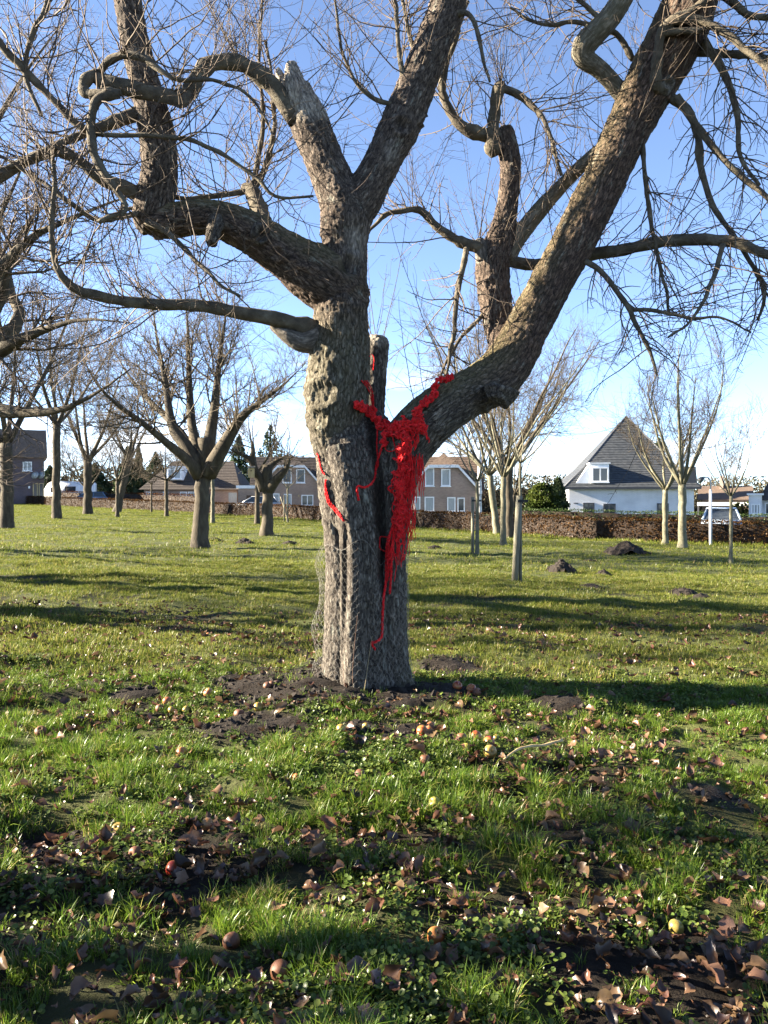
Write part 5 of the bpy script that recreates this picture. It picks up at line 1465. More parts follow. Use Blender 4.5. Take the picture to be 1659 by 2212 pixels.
yarn_part('fringe', [strands([(886, 985), (895, 990), (903, 985), (908, 990), (890, 1000)], 34, (.12, .34), .006, .0028), strands([(884, 1060), (890, 1080), (880, 1100), (886, 1110)], 30, (.12, .3), .008, .0026), strands([(905, 905), (912, 915), (900, 925)], 16, (.05, .16), .012, .003)], gar)
def cord(pts, r, n, parent=gar, off=.014, ply=2, name='cord', default=5.8):
    C = cord_paths(pts, n, off, default)
    Bp = braid(C, r, 34, ply)
    return yarn_part(name, [(Bp, np.full(Bp.shape[:2], r * .66))], parent)
cord([(831, 950), (822, 975), (813, 1005), (809, 1034), (799, 1048), (785, 1053), (774, 1050), (771, 1058), (775, 1081)], .008, 120)
cord([(811, 905), (815, 930), (814, 964), (817, 1000), (812, 1015)], .005, 70)
cord([(846, 935), (852, 960), (858, 985), (868, 1000)], .004, 50)
cord([(831, 960), (834, 972), (844, 975), (856, 971)], .0035, 40)
cord([(852, 1120), (846, 1145), (840, 1160), (835, 1185), (834, 1244), (833, 1262), (829, 1290), (826, 1335), (825, 1370), (820, 1381), (809, 1388), (803, 1387), (804, 1394), (811, 1403)], .0085, 230)
cord([(855, 1110), (850, 1150), (846, 1198), (845, 1235), (842, 1283)], .008, 120)
cord([(862, 1130), (850, 1165), (842, 1200), (838, 1245), (836, 1255)], .007, 90)
cord([(846, 1140), (841, 1170), (838, 1210), (835, 1250)], .007, 80)
cord([(838, 1160), (822, 1160), (820, 1172), (821, 1185), (831, 1191)], .0055, 60)
cord([(858, 1160), (862, 1180), (856, 1200), (850, 1196)], .009, 50)
for dx in (-6, 0, 5): cord([(787 + dx, 822), (797 + dx * .8, 836), (803 + dx * .5, 852), (806 + dx * .3, 880)], .0045, 50, default=6.0)
cord([(798, 770), (803, 765), (808, 775), (806, 800)], .003, 40, default=6.2)
ys_ = thing('yarn_strand', 'loose double strand of red yarn clinging to the sunlit side of the old trunk', 'yarn', tuple(onbark(705, 1070)))
cord([(684, 980), (688, 985), (691, 1000), (695, 1016), (702, 1026)], .006, 70, ys_, default=5.9)
cord([(704, 1036), (703, 1060), (709, 1085), (722, 1101), (735, 1116), (744, 1126)], .007, 100, ys_, default=5.9)
cord([(703, 1040), (706, 1062), (713, 1084), (726, 1099), (738, 1115)], .006, 90, ys_, default=5.9)

# ================================================================ wire netting round the foot of the trunk
M['wire'] = noisy('galvanised_wire', ((.3, (.12, .11, .095)), (.7, (.22, .21, .185))), scale=30, rough=.45, spec=.6)
axx, axy = P(790, 1300, 6.0)[0], 6.0
g0 = gz(axx, axy)
na, nz_ = 96, 40
ang = np.linspace(0, 2 * math.pi, na, endpoint=False); hz_ = np.linspace(.02, 1.2, nz_)
RR = np.zeros((nz_, na))
for i, z_ in enumerate(hz_):
    for j, a_ in enumerate(ang):
        o_ = Vector((axx + math.cos(a_) * 1.2, axy + math.sin(a_) * 1.2, g0 + z_))
        hit = TB.ray_cast(o_, Vector((-math.cos(a_), -math.sin(a_), 0)))
        RR[i, j] = (1.2 - hit[3]) if hit[0] is not None else .3
for _ in range(3):     # stretched wire bridges the hollows
    m_ = np.maximum(RR, (np.roll(RR, 1, 1) + np.roll(RR, -1, 1)) / 2)
    m_[1:-1] = np.maximum(m_[1:-1], (RR[:-2] + RR[2:]) / 2); RR = m_
def net_r(a_, z_):
    fa = (a_ % (2 * math.pi)) / (2 * math.pi) * na; i0 = fa.astype(int) % na; f_ = fa - np.floor(fa)
    fz = np.clip((z_ - .02) / 1.18, 0, .9999) * (nz_ - 1); k0 = fz.astype(int); g_ = fz - k0
    v00, v01 = RR[k0, i0], RR[k0, (i0 + 1) % na]; v10, v11 = RR[k0 + 1, i0], RR[k0 + 1, (i0 + 1) % na]
    r_ = (v00 * (1 - f_) + v01 * f_) * (1 - g_) + (v10 * (1 - f_) + v11 * f_) * g_
    bul = np.exp(-((a_ - math.pi * 1.02) / .5) ** 2) * (.035 + .06 * np.exp(-((z_ - .42) / .13) ** 2) + .05 * np.exp(-((z_ - .95) / .12) ** 2) + .03 * np.exp(-((z_ - .12) / .1) ** 2))
    return r_ + .010 + bul + .008 * vnoise(np.c_[np.cos(a_) * 5 + 9, np.sin(a_) * 5 + 9, z_ * 6], 3)
ncol = 48; da = 2 * math.pi / ncol; ch = .040
rows = int(1.12 / (ch * .75))
E0, E1 = [], []
rn = np.random.default_rng(8)
jit = {}
def node(i, j, s_):
    """hexagon corner"""
    key = (i % ncol if True else i, j, s_)
    if key not in jit: jit[key] = rn.normal(0, .0025, 2)
    a_ = (i + (.5 if j % 2 else 0)) * da; z_ = .03 + j * ch * .75 + (ch * .25 if s_ else 0)
    return (a_ + jit[key][0] / .3, z_ + jit[key][1])
for j in range(rows):
    for i in range(ncol):
        lo_, hi_ = node(i, j, 0), node(i, j, 1)
        E0.append(lo_); E1.append(hi_)                                 # twisted upright
        if j + 1 < rows:
            n1 = node(i, j + 1, 0) if j % 2 == 0 else node(i + 1, j + 1, 0)
            n2_ = node(i - 1, j + 1, 0) if j % 2 == 0 else node(i, j + 1, 0)
            for nn_ in (n1, n2_):
                a2 = nn_[0]
                if a2 - hi_[0] > math.pi: a2 -= 2 * math.pi
                if hi_[0] - a2 > math.pi: a2 += 2 * math.pi
                E0.append(hi_); E1.append((a2, nn_[1]))
E0 = np.array(E0); E1 = np.array(E1)
top_lim = lambda a_: 1.02 + .07 * np.sin(a_ * 3 + 1) + .05 * np.sin(a_ * 7)
keep = (E0[:, 1] < top_lim(E0[:, 0])) & ~((np.abs((E0[:, 0] % 6.283) - 5.25) < .62) & (E0[:, 1] > .55 + .25 * np.sin(E0[:, 0] * 9)))
E0, E1 = E0[keep], E1[keep]
def net_p(E):
    r_ = net_r(E[:, 0], E[:, 1])
    return np.stack([axx + np.cos(E[:, 0]) * r_, axy + np.sin(E[:, 0]) * r_, g0 + E[:, 1]], 1)
PT = np.stack([net_p(E0), net_p((E0 + E1) / 2), net_p(E1)], 1)
net = thing('wire_netting', 'rusty grey chicken wire wrapped round the foot of the old trunk', 'wire netting', (axx, axy, g0))
V, q, t = tubes(PT, np.full(PT.shape[:2], .0007), 3, False)
mo = link('mesh', mesh_np('mesh', V, q, t, M['wire']), net); mo['kind'] = 'stuff'
a_ = np.linspace(0, 6.283, 120); zt = top_lim(a_)
V, q, t = tubes(net_p(np.c_[a_, zt])[None], np.full((1, 120), .0012), 4, False)
link('top_wire', mesh_np('top_wire', V, q, t, M['wire']), net)

# dry stalks leaning on the trunk, stick in the grass
M['straw'] = noisy('dry_stalk', ((.3, (.30, .22, .11)), (.7, (.5, .40, .22))), scale=12, rough=.8)
M['darkstalk'] = noisy('brown_stalk', ((.3, (.10, .055, .035)), (.7, (.2, .12, .08))), scale=12, rough=.8)
def stalk(pts, r, label, mat, n=14):
    C = np.array(pts, float); C = catmull(C, n)
    V, q, t = tubes((C - C[0])[None], np.linspace(r, r * .5, n)[None], 5)
    o = link('dry_stalk', mesh_np('dry_stalk', V, q, t, M[mat]), None, tuple(C[0]))
    return tag(o, label, 'stalk')
stalk([onbark(787, 1492, .06), onbark(790, 1470, .05), onbark(795, 1435, .04), onbark(802, 1385, .035), onbark(804, 1374, .035)], .0022, 'straight straw coloured stalk leaning on the wire netting below the yarn end', 'straw')
stalk([onbark(762, 1478, .05), onbark(762, 1440, .04), onbark(768, 1370, .03), onbark(772, 1330, .03)], .0018, 'long brown stalk against the wire netting left of the straw stalk', 'darkstalk')
stalk([onbark(749, 1505, .07), onbark(743, 1470, .05), onbark(741, 1430, .04)], .0022, 'short bent brown stalk at the sunlit foot of the trunk', 'darkstalk')
def lay(u, v, up=.03):
    x, y = G(u, v); return np.array((x, y, gz(x, y) + up))
stk = np.array([lay(1085, 1676, .05), lay(1112, 1668, .075), lay(1140, 1657, .085), lay(1175, 1650, .09), lay(1200, 1647, .10), lay(1215, 1644, .10)])
C = catmull(stk, 16)
V, q, t = tubes((C - C[0])[None], (np.linspace(.005, .0085, 16) * (1 + .2 * np.sin(np.arange(16) * 1.7)))[None], 7)
tag(link('stick', mesh_np('stick', V, q, t, M['straw']), None, tuple(C[0])), 'pale bent dry stick lying on the grass right of the fallen red apples', 'stick')

# ================================================================ fallen apples
def apple_mesh():
    prof = [(.0, -.80), (.16, -.86), (.36, -.93), (.62, -.84), (.88, -.5), (1.0, -.05), (.97, .35), (.78, .72), (.5, .90), (.26, .86), (.1, .70), (0, .62)]
    n = 18; V, Q = [], []
    for (r_, z_) in prof:
        for k in range(n):
            a = k * 6.283 / n; rr_ = r_ * (1 + .035 * math.cos(5 * a + .4) * (1 if z_ < 0 else .5))
            V.append((rr_ * math.cos(a), rr_ * math.sin(a), z_))
    for i in range(len(prof) - 1):
        for k in range(n):
            Q.append((i * n + k, i * n + (k + 1) % n, (i + 1) * n + (k + 1) % n, (i + 1) * n + k))
    return np.array(V), np.array(Q)
AV, AQ = apple_mesh()
def apple_mat(name, a_, b_, spot, rough=.35):
    m, nt, b = new_mat(name, rough, .4)
    t = N_(nt, 'ShaderNodeTexCoord'); oi = N_(nt, 'ShaderNodeObjectInfo')
    ad = N_(nt, 'ShaderNodeVectorMath', operation='ADD'); nt.links.new(t.outputs['Object'], ad.inputs[0]); nt.links.new(oi.outputs['Location'], ad.inputs[1])
    n = N_(nt, 'ShaderNodeTexNoise', Scale=16, Detail=2); nt.links.new(ad.outputs[0], n.inputs['Vector'])
    r = ramp(nt, n.outputs['Fac'], ((.38, a_), (.62, b_)))
    n2 = N_(nt, 'ShaderNodeTexNoise', Scale=38, Detail=4); nt.links.new(ad.outputs[0], n2.inputs['Vector'])
    mr = N_(nt, 'ShaderNodeMapRange'); mr.inputs['From Min'].default_value = .58; mr.inputs['From Max'].default_value = .68; nt.links.new(n2.outputs['Fac'], mr.inputs['Value'])
    c = mix(nt, mr.outputs[0], r.outputs['Color'], spot)
    nt.links.new(c, b.inputs['Base Color'])
    bp = N_(nt, 'ShaderNodeBump', Strength=.25, Distance=.004); nt.links.new(n2.outputs['Fac'], bp.inputs['Height']); nt.links.new(bp.outputs[0], b.inputs['Normal'])
    return m
AM = {'red': apple_mat('red_apple', (0.203, 0.020, 0.010), (0.266, 0.123, 0.034), (0.145, 0.024, 0.010)), 'pink': apple_mat('pinkish_apple', (0.242, 0.065, 0.031), (0.290, 0.156, 0.054), (0.193, 0.061, 0.028)),
      'yellow': apple_mat('yellow_apple', (0.281, 0.180, 0.045), (0.242, 0.172, 0.051), (0.165, 0.082, 0.024)), 'brown': apple_mat('rotting_brown_apple', (0.097, 0.037, 0.017), (0.145, 0.061, 0.028), (0.048, 0.020, 0.010), .6),
      'dark': apple_mat('black_rotten_apple', (0.024, 0.011, 0.007), (0.048, 0.020, 0.012), (0.015, 0.008, 0.005), .6), 'green': apple_mat('green_yellow_apple', (0.203, 0.188, 0.041), (0.242, 0.184, 0.048), (0.145, 0.102, 0.028))}
M['stem'] = plain('apple_stem', (.07, .045, .025), .8)
for k_, m_ in AM.items(): pass
AME = {}
for k_, m_ in AM.items():
    AME[k_] = mesh_np('apple_' + k_, AV * .034, AQ, None, m_)
stem_me = bpy.data.meshes.new('stem'); 
V, q, t = tubes(np.array([[(0, 0, .62 * .034), (.001, 0, .9 * .034), (.006, .002, 1.25 * .034)]]), np.array([[.0016, .0013, .0016]]), 5)
stem_me = mesh_np('stem', V, q, t, M['stem'])
APP = [(450, 1507, 'pink', 1.1, 'large tan red apple on the dug earth left of the trunk'), (517, 1551, 'brown', 1.15, 'brownish red apple at the edge of the dug earth'), (558, 1540, 'yellow', 1.05, 'yellow apple lying nearest to a brownish red one'),
 (577, 1503, 'brown', .9, 'brown apple in a row of three rotten ones near the trunk'), (587, 1500, 'brown', .85, 'middle one of three rotten apples near the trunk'), (598, 1497, 'dark', .9, 'black rotten apple in a row of three near the trunk'),
 (361, 1518, 'pink', 1.0, 'orange apple beside two broken ones left of the dug earth'), (345, 1532, 'brown', .9, 'half rotten apple touching an orange one'), (370, 1535, 'yellow', .8, 'pale broken apple beside a half rotten one'), (402, 1535, 'yellow', .85, 'small yellow apple between the orange and tan red ones'),
 (88, 1573, 'brown', 1.1, 'dull red apple alone in the grass far left'), (392, 1629, 'pink', 1.0, 'orange red apple alone in bright grass below the dug earth'), (912, 1591, 'red', 1.15, 'red and yellow apple below the trunk foot'), (930, 1578, 'pink', .9, 'pale pink apple half hidden behind a red and yellow one'),
 (1028, 1608, 'red', 1.15, 'bright red apple, the upper left of a cluster of three'), (1057, 1624, 'red', 1.15, 'red apple touching a yellow one in the cluster'), (1059, 1651, 'yellow', 1.15, 'large yellow apple below two red ones'), (997, 1620, 'brown', 1.0, 'wrinkled brown apple left of the red cluster'), (1008, 1643, 'green', .75, 'small greenish apple left of the large yellow one'),
 (918, 1668, 'brown', .95, 'brown spotted apple left of the cluster in the weeds'), (1170, 1711, 'yellow', .8, 'small yellow apple below the pale stick'), (778, 1703, 'brown', 1.0, 'dark reddish brown apple among low weeds'), (938, 1755, 'green', .95, 'yellow green apple in the middle of the lawn'),
 (448, 1780, 'pink', .9, 'tan apple beside a bright yellow leaf'), (255, 1776, 'yellow', .9, 'yellow apple at the edge of the dark hollow on the left'), (293, 1832, 'brown', .9, 'russet apple in leaf litter on the left'), (375, 1864, 'red', 1.0, 'deep red apple peeping from a grass tuft'),
 (941, 2026, 'red', .9, 'red apple with pale side low in the foreground grass'), (1061, 2053, 'red', .9, 'red apple with a dark eye in the foreground'), (605, 2101, 'brown', .95, 'tan rotting apple in the foreground grass'), (500, 2022, 'brown', .9, 'dark red apple in the foreground shade'),
 (988, 1503, 'red', 1.15, 'red apple in the shade right of the trunk'), (1018, 1507, 'red', 1.1, 'shaded red apple in a pair right of the trunk'), (1030, 1512, 'brown', 1.0, 'dark apple at the right end of the shaded pair'), (737, 1599, 'yellow', 1.0, 'yellow apple in grass just below the trunk'), (790, 1588, 'yellow', .8, 'pale tan apple right of a yellow one below the trunk'),
 (450, 1373, 'pink', 1.0, 'small tan apple on the sunny lawn left of the trunk'), (496, 1369, 'pink', .9, 'orange apple on the sunny lawn nearest the netting'), (1072, 1600, 'green', .7, 'green apple tucked behind the red cluster'), (640, 1706, 'pink', .7, 'little orange apple in low weeds'), (1460, 2028, 'green', .8, 'yellow green apple low on the right')]
APXY = []
for i, (u, v, k_, s_, lab) in enumerate(APP):
    x, y = G(u, v)
    y += .0
    rng_ = random.Random(i * 7 + 3)
    s_ *= .93; z = gz(x, y) + .034 * s_ * .80 - .003
    root = bpy.data.objects.new('apple', AME[k_]); COL.objects.link(root)
    root.location = (x, y, z); root.rotation_euler = (rng_.uniform(-1.3, 1.3), rng_.uniform(-1.3, 1.3), rng_.uniform(0, 6)); root.scale = (s_, s_, s_ * rng_.uniform(.84, .98))
    tag(root, lab, 'apple', 'windfall apples in the grass')
    if i % 3 != 2:
        so_ = bpy.data.objects.new('stem', stem_me); COL.objects.link(so_); so_.parent = root
    APXY.append((x, y, .034 * s_))
APXY = np.array(APXY)

# ================================================================ grass, weeds and fallen leaves
M['grass'] = leafy('grass_blade', ((.0, (.035, .07, .010)), (.35, (.075, .135, .014)), (.65, (.13, .20, .022)), (.82, (.19, .23, .035)), (.95, (.25, .205, .085)), (1, (.30, .24, .115))), .42, attr='tone', rnd=.22, gloss=.02)
M['lawn'] = leafy('lawn_blade', ((.0, (.045, .065, .012)), (.35, (.09, .118, .018)), (.65, (.15, .17, .03)), (.82, (.20, .19, .045)), (.95, (.24, .20, .085)), (1, (.28, .23, .11))), .42, attr='tone', rnd=.2, gloss=.012)
M['weed'] = leafy('weed_leaf', ((.0, (.035, .06, .014)), (.5, (.07, .105, .022)), (1, (.13, .16, .04))), .35, attr='tone', rnd=.2, gloss=.02)
M['leaf'] = leafy('dead_leaf', ((.3, (0.032, 0.016, 0.009)), (.5, (0.072, 0.037, 0.020)), (.72, (0.137, 0.083, 0.047))), .18, scale=9, rnd=.5, coord='Object', gloss=.03)
M['leaf_pale'] = leafy('pale_dead_leaf', ((.3, (0.079, 0.043, 0.024)), (.55, (0.137, 0.086, 0.050)), (.75, (0.202, 0.144, 0.094))), .2, scale=9, rnd=.35, gloss=.03)
M['leaf_dark'] = leafy('wet_dead_leaf', ((.3, (.025, .014, .01)), (.55, (.06, .032, .02)), (.75, (.11, .06, .035))), .1, scale=9, rnd=.4, gloss=.05)

def tuft(name, seed, n, L_, w_, spread, lean, straw=.08, mat='grass', segs=3):
    rng = np.random.default_rng(seed)
    Vs, Qs, Ts, tone = [], [], [], []
    a = rng.uniform(0, 6.283, n); rad_ = spread * np.sqrt(rng.uniform(0, 1, n))
    for i in range(n):
        b_ = np.array((math.cos(a[i]) * rad_[i], math.sin(a[i]) * rad_[i], -.008))
        az = a[i] + rng.normal(0, 1.0)
        d_ = np.array((math.cos(az), math.sin(az), 0.))
        side = np.array((-d_[1], d_[0], 0.))
        L = L_ * rng.uniform(.45, 1.25); ln = lean * rng.uniform(.2, 1.5)
        wd = w_ * rng.uniform(.7, 1.3)
        off = len(Vs)
        for k in range(segs + 1):
            t = k / segs
            an = ln * t * 1.25
            p_ = b_ + d_ * (L * t * math.sin(an * .75 + .05)) + np.array((0, 0, L * t * math.cos(an * .75)))
            if k < segs:
                hw = wd * .5 * (1 - t * .55)
                Vs += [p_ - side * hw, p_ + side * hw]
            else: Vs.append(p_)
        for k in range(segs - 1): Qs.append((off + 2 * k, off + 2 * k + 1, off + 2 * k + 3, off + 2 * k + 2))
        k = segs - 1; Ts.append((off + 2 * k, off + 2 * k + 1, off + 2 * k + 2))
        tv = rng.uniform(.88, 1) if rng.uniform() < straw else np.clip(rng.normal(.42, .19), 0, .84)
        tone += [tv] * (len(Vs) - off)
    me = mesh_np(name, np.array(Vs), Qs if len(Qs) else None, Ts, M[mat], smooth=True)
    at_ = me.attributes.new('tone', 'FLOAT', 'POINT'); at_.data.foreach_set('value', np.array(tone, np.float32))
    return bpy.data.objects.new(name, me)

def rosette(name, seed, n):
    """low weed: small rounded leaves on short stalks"""
    rng = np.random.default_rng(seed); Vs, Ts, tone = [], [], []
    for i in range(n):
        a = rng.uniform(0, 6.283); r_ = rng.uniform(.005, .055); z_ = rng.uniform(.008, .04)
        c_ = np.array((math.cos(a) * r_, math.sin(a) * r_, z_)); s_ = rng.uniform(.004, .0095)
        n_ = np.array((rng.normal(0, .5), rng.normal(0, .5), 1)); n_ /= np.linalg.norm(n_)
        e1 = np.cross(n_, (math.cos(a), math.sin(a), 0)); e1 /= np.linalg.norm(e1); e2 = np.cross(n_, e1)
        off = len(Vs); Vs.append(c_ - n_ * s_ * .25)
        for k in range(7): 
            an = k * 6.283 / 7; Vs.append(c_ + (e1 * math.cos(an) + e2 * math.sin(an) * 1.15) * s_)
        for k in range(7): Ts.append((off, off + 1 + k, off + 1 + (k + 1) % 7))
        tone += [float(np.clip(rng.normal(.5, .25), 0, 1))] * 8
    me = mesh_np(name, np.array(Vs), None, Ts, M['weed'])
    at_ = me.attributes.new('tone', 'FLOAT', 'POINT'); at_.data.foreach_set('value', np.array(tone, np.float32))
    return bpy.data.objects.new(name, me)

def leaf_mesh(name, seed, mat, L_=.085, W_=.052):
    """curled dead leaf, base at the origin plane"""
    rng = np.random.default_rng(seed)
    nu_, nv2 = 7, 5
    curl = rng.uniform(-1.2, 1.8); fold = rng.uniform(.1, .9); tw = rng.uniform(-.6, .6)
    V = []
    for i in range(nu_):
        t = i / (nu_ - 1)
        w_ = W_ * .5 * (math.sin(math.pi * (t * .92 + .05)) ** .8) * (1 + .2 * rng.normal())
        for j in range(nv2):
            s_ = (j / (nv2 - 1) - .5) * 2
            x_ = (t - .5) * L_; y_ = s_ * w_
            x_ += rng.normal(0, .004); y_ += rng.normal(0, .003)
            z_ = abs(s_) ** 1.4 * w_ * fold + curl * ((t - .5) ** 2) * L_ * .9 + rng.normal(0, .003) + tw * (t - .5) * y_ * 4
            V.append((x_, y_, z_))
    V = np.array(V); V[:, 2] -= V[:, 2].min()
    Q = [(i * nv2 + j, i * nv2 + j + 1, (i + 1) * nv2 + j + 1, (i + 1) * nv2 + j) for i in range(nu_ - 1) for j in range(nv2 - 1)]
    return mesh_np(name, V, Q, None, M[mat])

def source(name, objs):
    c_ = bpy.data.collections.new(name)
    for o in objs: c_.objects.link(o)
    return c_

def scatter(name, pts, rot, scl, idx, coll, label, cat):
    me = bpy.data.meshes.new(name); me.vertices.add(len(pts)); me.vertices.foreach_set('co', np.asarray(pts, np.float32).ravel())
    for nm, ty, arr, key in (('rot', 'FLOAT_VECTOR', rot, 'vector'), ('scl', 'FLOAT', scl, 'value'), ('idx', 'INT', idx, 'value')):
        a_ = me.attributes.new(nm, ty, 'POINT'); a_.data.foreach_set(key, np.asarray(arr, np.int32 if ty == 'INT' else np.float32).ravel())
    o = link(name, me); o['kind'] = 'stuff'; o['label'] = label; o['category'] = cat
    ng = bpy.data.node_groups.new(name, 'GeometryNodeTree')
    ng.interface.new_socket('Geometry', in_out='INPUT', socket_type='NodeSocketGeometry'); ng.interface.new_socket('Geometry', in_out='OUTPUT', socket_type='NodeSocketGeometry')
    gi = ng.nodes.new('NodeGroupInput'); go = ng.nodes.new('NodeGroupOutput')
    ci = ng.nodes.new('GeometryNodeCollectionInfo'); ci.inputs['Collection'].default_value = coll
    ci.inputs['Separate Children'].default_value = True; ci.inputs['Reset Children'].default_value = True
    ip = ng.nodes.new('GeometryNodeInstanceOnPoints'); ip.inputs['Pick Instance'].default_value = True
    def attr(nm, ty):
        n_ = ng.nodes.new('GeometryNodeInputNamedAttribute'); n_.data_type = ty; n_.inputs['Name'].default_value = nm; return n_.outputs['Attribute']
    er = ng.nodes.new('FunctionNodeEulerToRotation')
    Lk = ng.links
    Lk.new(gi.outputs[0], ip.inputs['Points']); Lk.new(ci.outputs[0], ip.inputs['Instance'])
    Lk.new(attr('idx', 'INT'), ip.inputs['Instance Index']); Lk.new(attr('rot', 'FLOAT_VECTOR'), er.inputs[0]); Lk.new(er.outputs[0], ip.inputs['Rotation'])
    Lk.new(attr('scl', 'FLOAT'), ip.inputs['Scale']); Lk.new(ip.outputs[0], go.inputs[0])
    md_ = o.modifiers.new('scatter', 'NODES'); md_.node_group = ng
    return o

rngG = np.random.default_rng(99)
def field(n, y0, y1, half=.56, extra=1.2, pw=1.0):
    """random lawn points, even per square metre, in the part of the lawn the camera and a step to its side can see"""
    A0, A1 = half * y0 + extra, half * y1 + extra
    y = y0 + (y1 - y0) * rngG.uniform(0, 1, n * 2)
    keep = rngG.uniform(0, 1, n * 2) < (half * y + extra) / A1
    y = y[keep]
    x = rngG.uniform(-1, 1, len(y)) * (half * y + extra)
    return x, y
def lawn_density(x, y):
    p = np.stack([x * 1.3, y * 1.3, x * 0], 1)
    d = 1 - np.clip((fbm(p, 4, 21) - .53) * 4.5, 0, .6)
    d *= 1 - np.clip((fbm(p * 4.2, 3, 25) - .5) * 3.2, 0, .55)
    d *= 1 - np.clip((fbm(p * .55 + 7, 4, 29) - .5) * 4.5, 0, .75) * np.clip((y - 5) / 2, 0, 1)
    d *= 1 - soil_mask(x, y) * .97
    cl = fbm(p * 5.2, 3, 57); near0 = np.clip((8.0 - y) / 3.0, 0, 1)      # clumps with gaps between them
    d *= 1 - near0 * (1 - np.clip((cl - .47) * 8, .06, 1))
    near = np.clip((4.6 - y) / 2.4, 0, 1)          # thinner, leaf-littered grass in the foreground
    d *= 1 - near * np.clip((fbm(p * 2.8, 3, 33) - .40) * 4.0, 0, .85)
    d *= np.hypot(x - TX, y - TY) > .40
    return d
def clear_apples(x, y):
    ok = np.ones(len(x), bool)
    for (ax, ay, ar) in APXY:
        ok &= ((x - ax) / (ar * 1.15)) ** 2 + ((y - ay + ar * 1.0) / (ar * 2.0)) ** 2 > 1
    return ok

fine_t = source('grass_tufts', [tuft('tuft%02d' % i, 600 + i, 20, .058 + .006 * (i % 4), .0036, .035, .75, .06 + .05 * (i % 3)) for i in range(8)]
                + [tuft('tuft%02d' % (8 + i), 640 + i, 16, .105, .0042, .022, .85, .05) for i in range(3)] + [tuft('tuft11', 660, 22, .085, .0034, .04, 1.25, .8)])
x, y = field(62000, 1.75, 6.2); 
k = rngG.uniform(0, 1, len(x)) < lawn_density(x, y); x, y = x[k], y[k]
k = clear_apples(x, y); x, y = x[k], y[k]
n = len(x)
tall = fbm(np.stack([x * 2.2, y * 2.2, x * 0], 1), 3, 55)
idx = rngG.integers(0, 8, n); idx = np.where((tall > .55) & (rngG.uniform(0, 1, n) < .4), rngG.integers(8, 11, n), idx); idx = np.where((rngG.uniform(0, 1, n) < .025 + .14 * (vnoise(np.c_[x * 1.7, y * 1.7, x * 0], 81) > .78)), 11, idx)
cl = fbm(np.stack([x * 6.76, y * 6.76, x * 0], 1), 3, 57)
scl = rngG.uniform(.5, 1.1, n) * (.46 + .6 * tall + .9 * np.clip(cl - .4, 0, .3))
z = ground_z(x, y)
scatter('near_grass', np.stack([x, y, z], 1), np.stack([rngG.normal(0, .15, n), rngG.normal(0, .15, n), rngG.uniform(0, 6.28, n)], 1), scl, idx, fine_t, 'uneven winter grass with bare patches round the old tree', 'grass')
print('near tufts', n)
x, y = field(46000, 6.0, 17)
k = rngG.uniform(0, 1, len(x)) < np.clip(lawn_density(x, y) + .04, 0, 1); x, y = x[k], y[k]
k = np.hypot(x - TX, y - TY) > .45; x, y = x[k], y[k]
n = len(x); tall = fbm(np.stack([x * 1.3, y * 1.3, x * 0], 1), 3, 55)
mid_t = source('mid_tufts', [tuft('mtuft%02d' % i, 700 + i, 22, .055, .0055, .075, .9, .08, 'lawn', 2) for i in range(5)] + [tuft('mtuft05', 720, 22, .06, .005, .07, 1.1, .6, 'lawn', 2)])
idx = rngG.integers(0, 5, n); idx = np.where((rngG.uniform(0, 1, n) < .04 + .12 * (vnoise(np.c_[x * .9, y * .9, x * 0], 82) > .75)), 5, idx)
scatter('lawn_grass', np.stack([x, y, ground_z(x, y)], 1), np.stack([rngG.normal(0, .1, n), rngG.normal(0, .1, n), rngG.uniform(0, 6.28, n)], 1), rngG.uniform(.7, 1.2, n) * (.6 + .8 * tall), idx, mid_t, 'short lawn grass of the orchard beyond the old tree', 'grass')
print('mid tufts', n)
x, y = field(60000, 16.5, 80, .55, 3)
k = rngG.uniform(0, 1, len(x)) < np.clip(1.25 - fbm(np.stack([x * .5, y * .5, x * 0], 1), 4, 21) * .9, 0, 1); x, y = x[k], y[k]
# keep to the lawn side of the hedge
hx = np.array([-42, -29.5, -14.6, -3.8, 1.6, 6, 9.9, 15.5, 22, 30.]); hy = np.array([85, 74, 61, 49, 41.2, 36, 33, 31.2, 30.2, 29.5])
k = y < np.interp(x, hx, hy) - .5; x, y = x[k], y[k]
n = len(x); far_t = source('far_tufts', [tuft('ftuft%02d' % i, 760 + i, 26, .07, .013, .2, 1.0, .10, 'lawn', 1) for i in range(4)])
edge_ = np.clip(1.6 - (np.interp(x, hx, hy) - y) / 2.0, 0, 1)
scatter('far_grass', np.stack([x, y, ground_z(x, y)], 1), np.stack([rngG.normal(0, .06, n), rngG.normal(0, .06, n), rngG.uniform(0, 6.28, n)], 1), rngG.uniform(.8, 1.4, n) * (1 + edge_ * 1.2), rngG.integers(0, 4, n), far_t, 'sunlit lawn stretching to the beech hedge', 'grass')
print('far tufts', n)
# weeds
weeds = source('weeds', [rosette('rosette%d' % i, 800 + i, 24) for i in range(5)])
x, y = field(15000, 1.8, 6.5)
wx, wy = G(800, 1660)
w_ = np.clip((fbm(np.stack([x * 1.6, y * 1.6, x * 0 + 4], 1), 3, 91) - .5) * 4, 0, .6) + .8 * np.exp(-(((x - wx) / .75) ** 2 + ((y - wy) / .5) ** 2)) + .06
k = (rngG.uniform(0, 1, len(x)) < w_) & (soil_mask(x, y) < .8) & clear_apples(x, y) & (np.hypot(x - TX, y - TY) > .42); x, y = x[k], y[k]; n = len(x)
scatter('ground_weeds', np.stack([x, y, ground_z(x, y) + .002], 1), np.stack([rngG.normal(0, .15, n), rngG.normal(0, .15, n), rngG.uniform(0, 6.28, n)], 1), rngG.uniform(.6, 1.25, n), rngG.integers(0, 5, n), weeds, 'low round leaved weeds growing through the grass', 'weeds')
print('weeds', n)
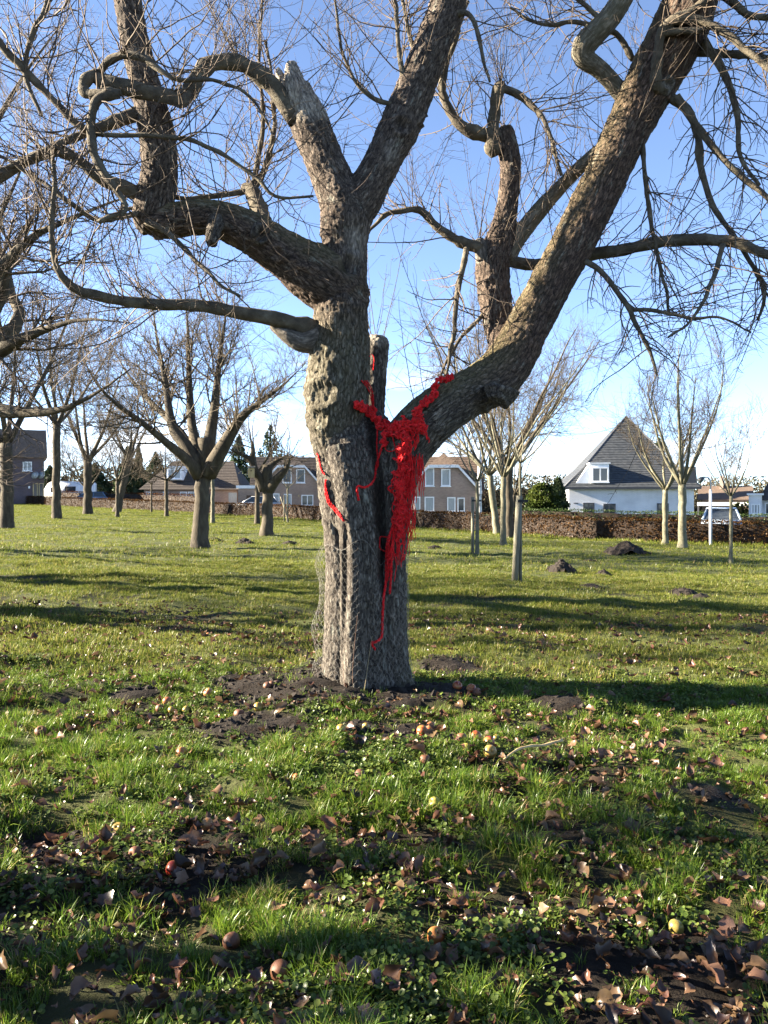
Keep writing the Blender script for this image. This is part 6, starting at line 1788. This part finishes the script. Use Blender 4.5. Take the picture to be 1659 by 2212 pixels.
# dead leaves: the largest in view are single leaves, the rest litter
kinds = ['leaf', 'leaf', 'leaf_pale', 'leaf_pale', 'leaf_dark', 'leaf', 'leaf_dark', 'leaf_pale', 'leaf', 'leaf_dark']
LM = [leaf_mesh('dead_leaf_%d' % i, 900 + i, kinds[i], .08 + .012 * (i % 3), .046 + .01 * (i % 4)) for i in range(10)]
litter_src = []
for i, me_ in enumerate(LM): litter_src.append(bpy.data.objects.new('litter_leaf_%02d' % i, me_))
litter = source('litter_leaves', litter_src)
x, y = field(36000, 1.75, 10)
lt = np.clip((fbm(np.stack([x * 1.3, y * 1.3, x * 0], 1), 4, 21) - .5) * 2.6, 0, .42) + np.clip((4.6 - y) / 2.4, 0, 1) * np.clip((fbm(np.stack([x * 3.64, y * 3.64, x * 0], 1), 3, 33) - .42) * 3.5, 0, .9) * .6 + .11
lt = np.where(y > 5.2, .05 + .35 * np.minimum(lt, .35), lt)
lt *= 1.0 * (1 - .6 * soil_mask(x, y))
k = (rngG.uniform(0, 1, len(x)) < lt) & clear_apples(x, y) & (np.hypot(x - TX, y - TY) > .42); x, y = x[k], y[k]
n = len(x); print('leaves', n)
z = ground_z(x, y) + rngG.uniform(.006, .05, n)
rot = np.stack([rngG.normal(0, .42, n), rngG.normal(0, .42, n), rngG.uniform(0, 6.28, n)], 1); sc_ = np.clip(rngG.gamma(5, .088, n), .2, .95); ix = rngG.integers(0, 10, n)
u_ = CX + x / y * F; v_ = HY - (z - EYE) / y * F
size = sc_ / y * ((u_ > 5) & (u_ < 1654) & (v_ < 2205))
o_ = np.argsort(-size); big, rest = o_[:300], o_[300:]
for j in big:
    lf = bpy.data.objects.new('fallen_leaf', LM[ix[j]]); COL.objects.link(lf)
    lf.location = (x[j], y[j], z[j]); lf.rotation_euler = tuple(rot[j]); lf.scale = (sc_[j],) * 3
    km = kinds[ix[j]]
    tag(lf, {'leaf': 'curled brown dead leaf lying in the grass', 'leaf_pale': 'curled pale tan dead leaf lying in the grass', 'leaf_dark': 'wet dark brown dead leaf lying in the grass'}[km], 'leaf', 'dead leaves in the grass, ' + {'leaf': 'brown', 'leaf_pale': 'tan', 'leaf_dark': 'dark'}[km])
scatter('leaf_litter', np.stack([x, y, z], 1)[rest], rot[rest], sc_[rest], ix[rest], litter, 'scattered brown leaf litter between the grass', 'leaf litter')

# crumbled earth on the bare patches
def clod(name, seed):
    rng = np.random.default_rng(seed)
    bm = bmesh.new(); bmesh.ops.create_icosphere(bm, subdivisions=1, radius=.014)
    for v in bm.verts:
        v.co *= rng.uniform(.6, 1.3); v.co.z *= .7
    me = bpy.data.meshes.new(name); bm.to_mesh(me); bm.free(); me.materials.append(M['mole'])
    return bpy.data.objects.new(name, me)
clods = source('clods', [clod('clod%d' % i, 40 + i) for i in range(6)])
x, y = field(60000, 1.8, 9)
k = rngG.uniform(0, 1, len(x)) < soil_mask(x, y) * .55 * (.25 + .75 * (fbm(np.stack([x * 6, y * 6, x * 0], 1), 3, 14) > .48))
k &= np.hypot(x - TX, y - TY) > .36
x, y = x[k], y[k]; n = len(x); print('clods', n)
scatter('soil_crumbs', np.stack([x, y, ground_z(x, y) + .006], 1), rngG.uniform(0, 6.28, (n, 3)), np.clip(rngG.gamma(2.0, .45, n), .25, 3.0), rngG.integers(0, 6, n), clods, 'crumbs of dark dug earth round the old trunk', 'soil')
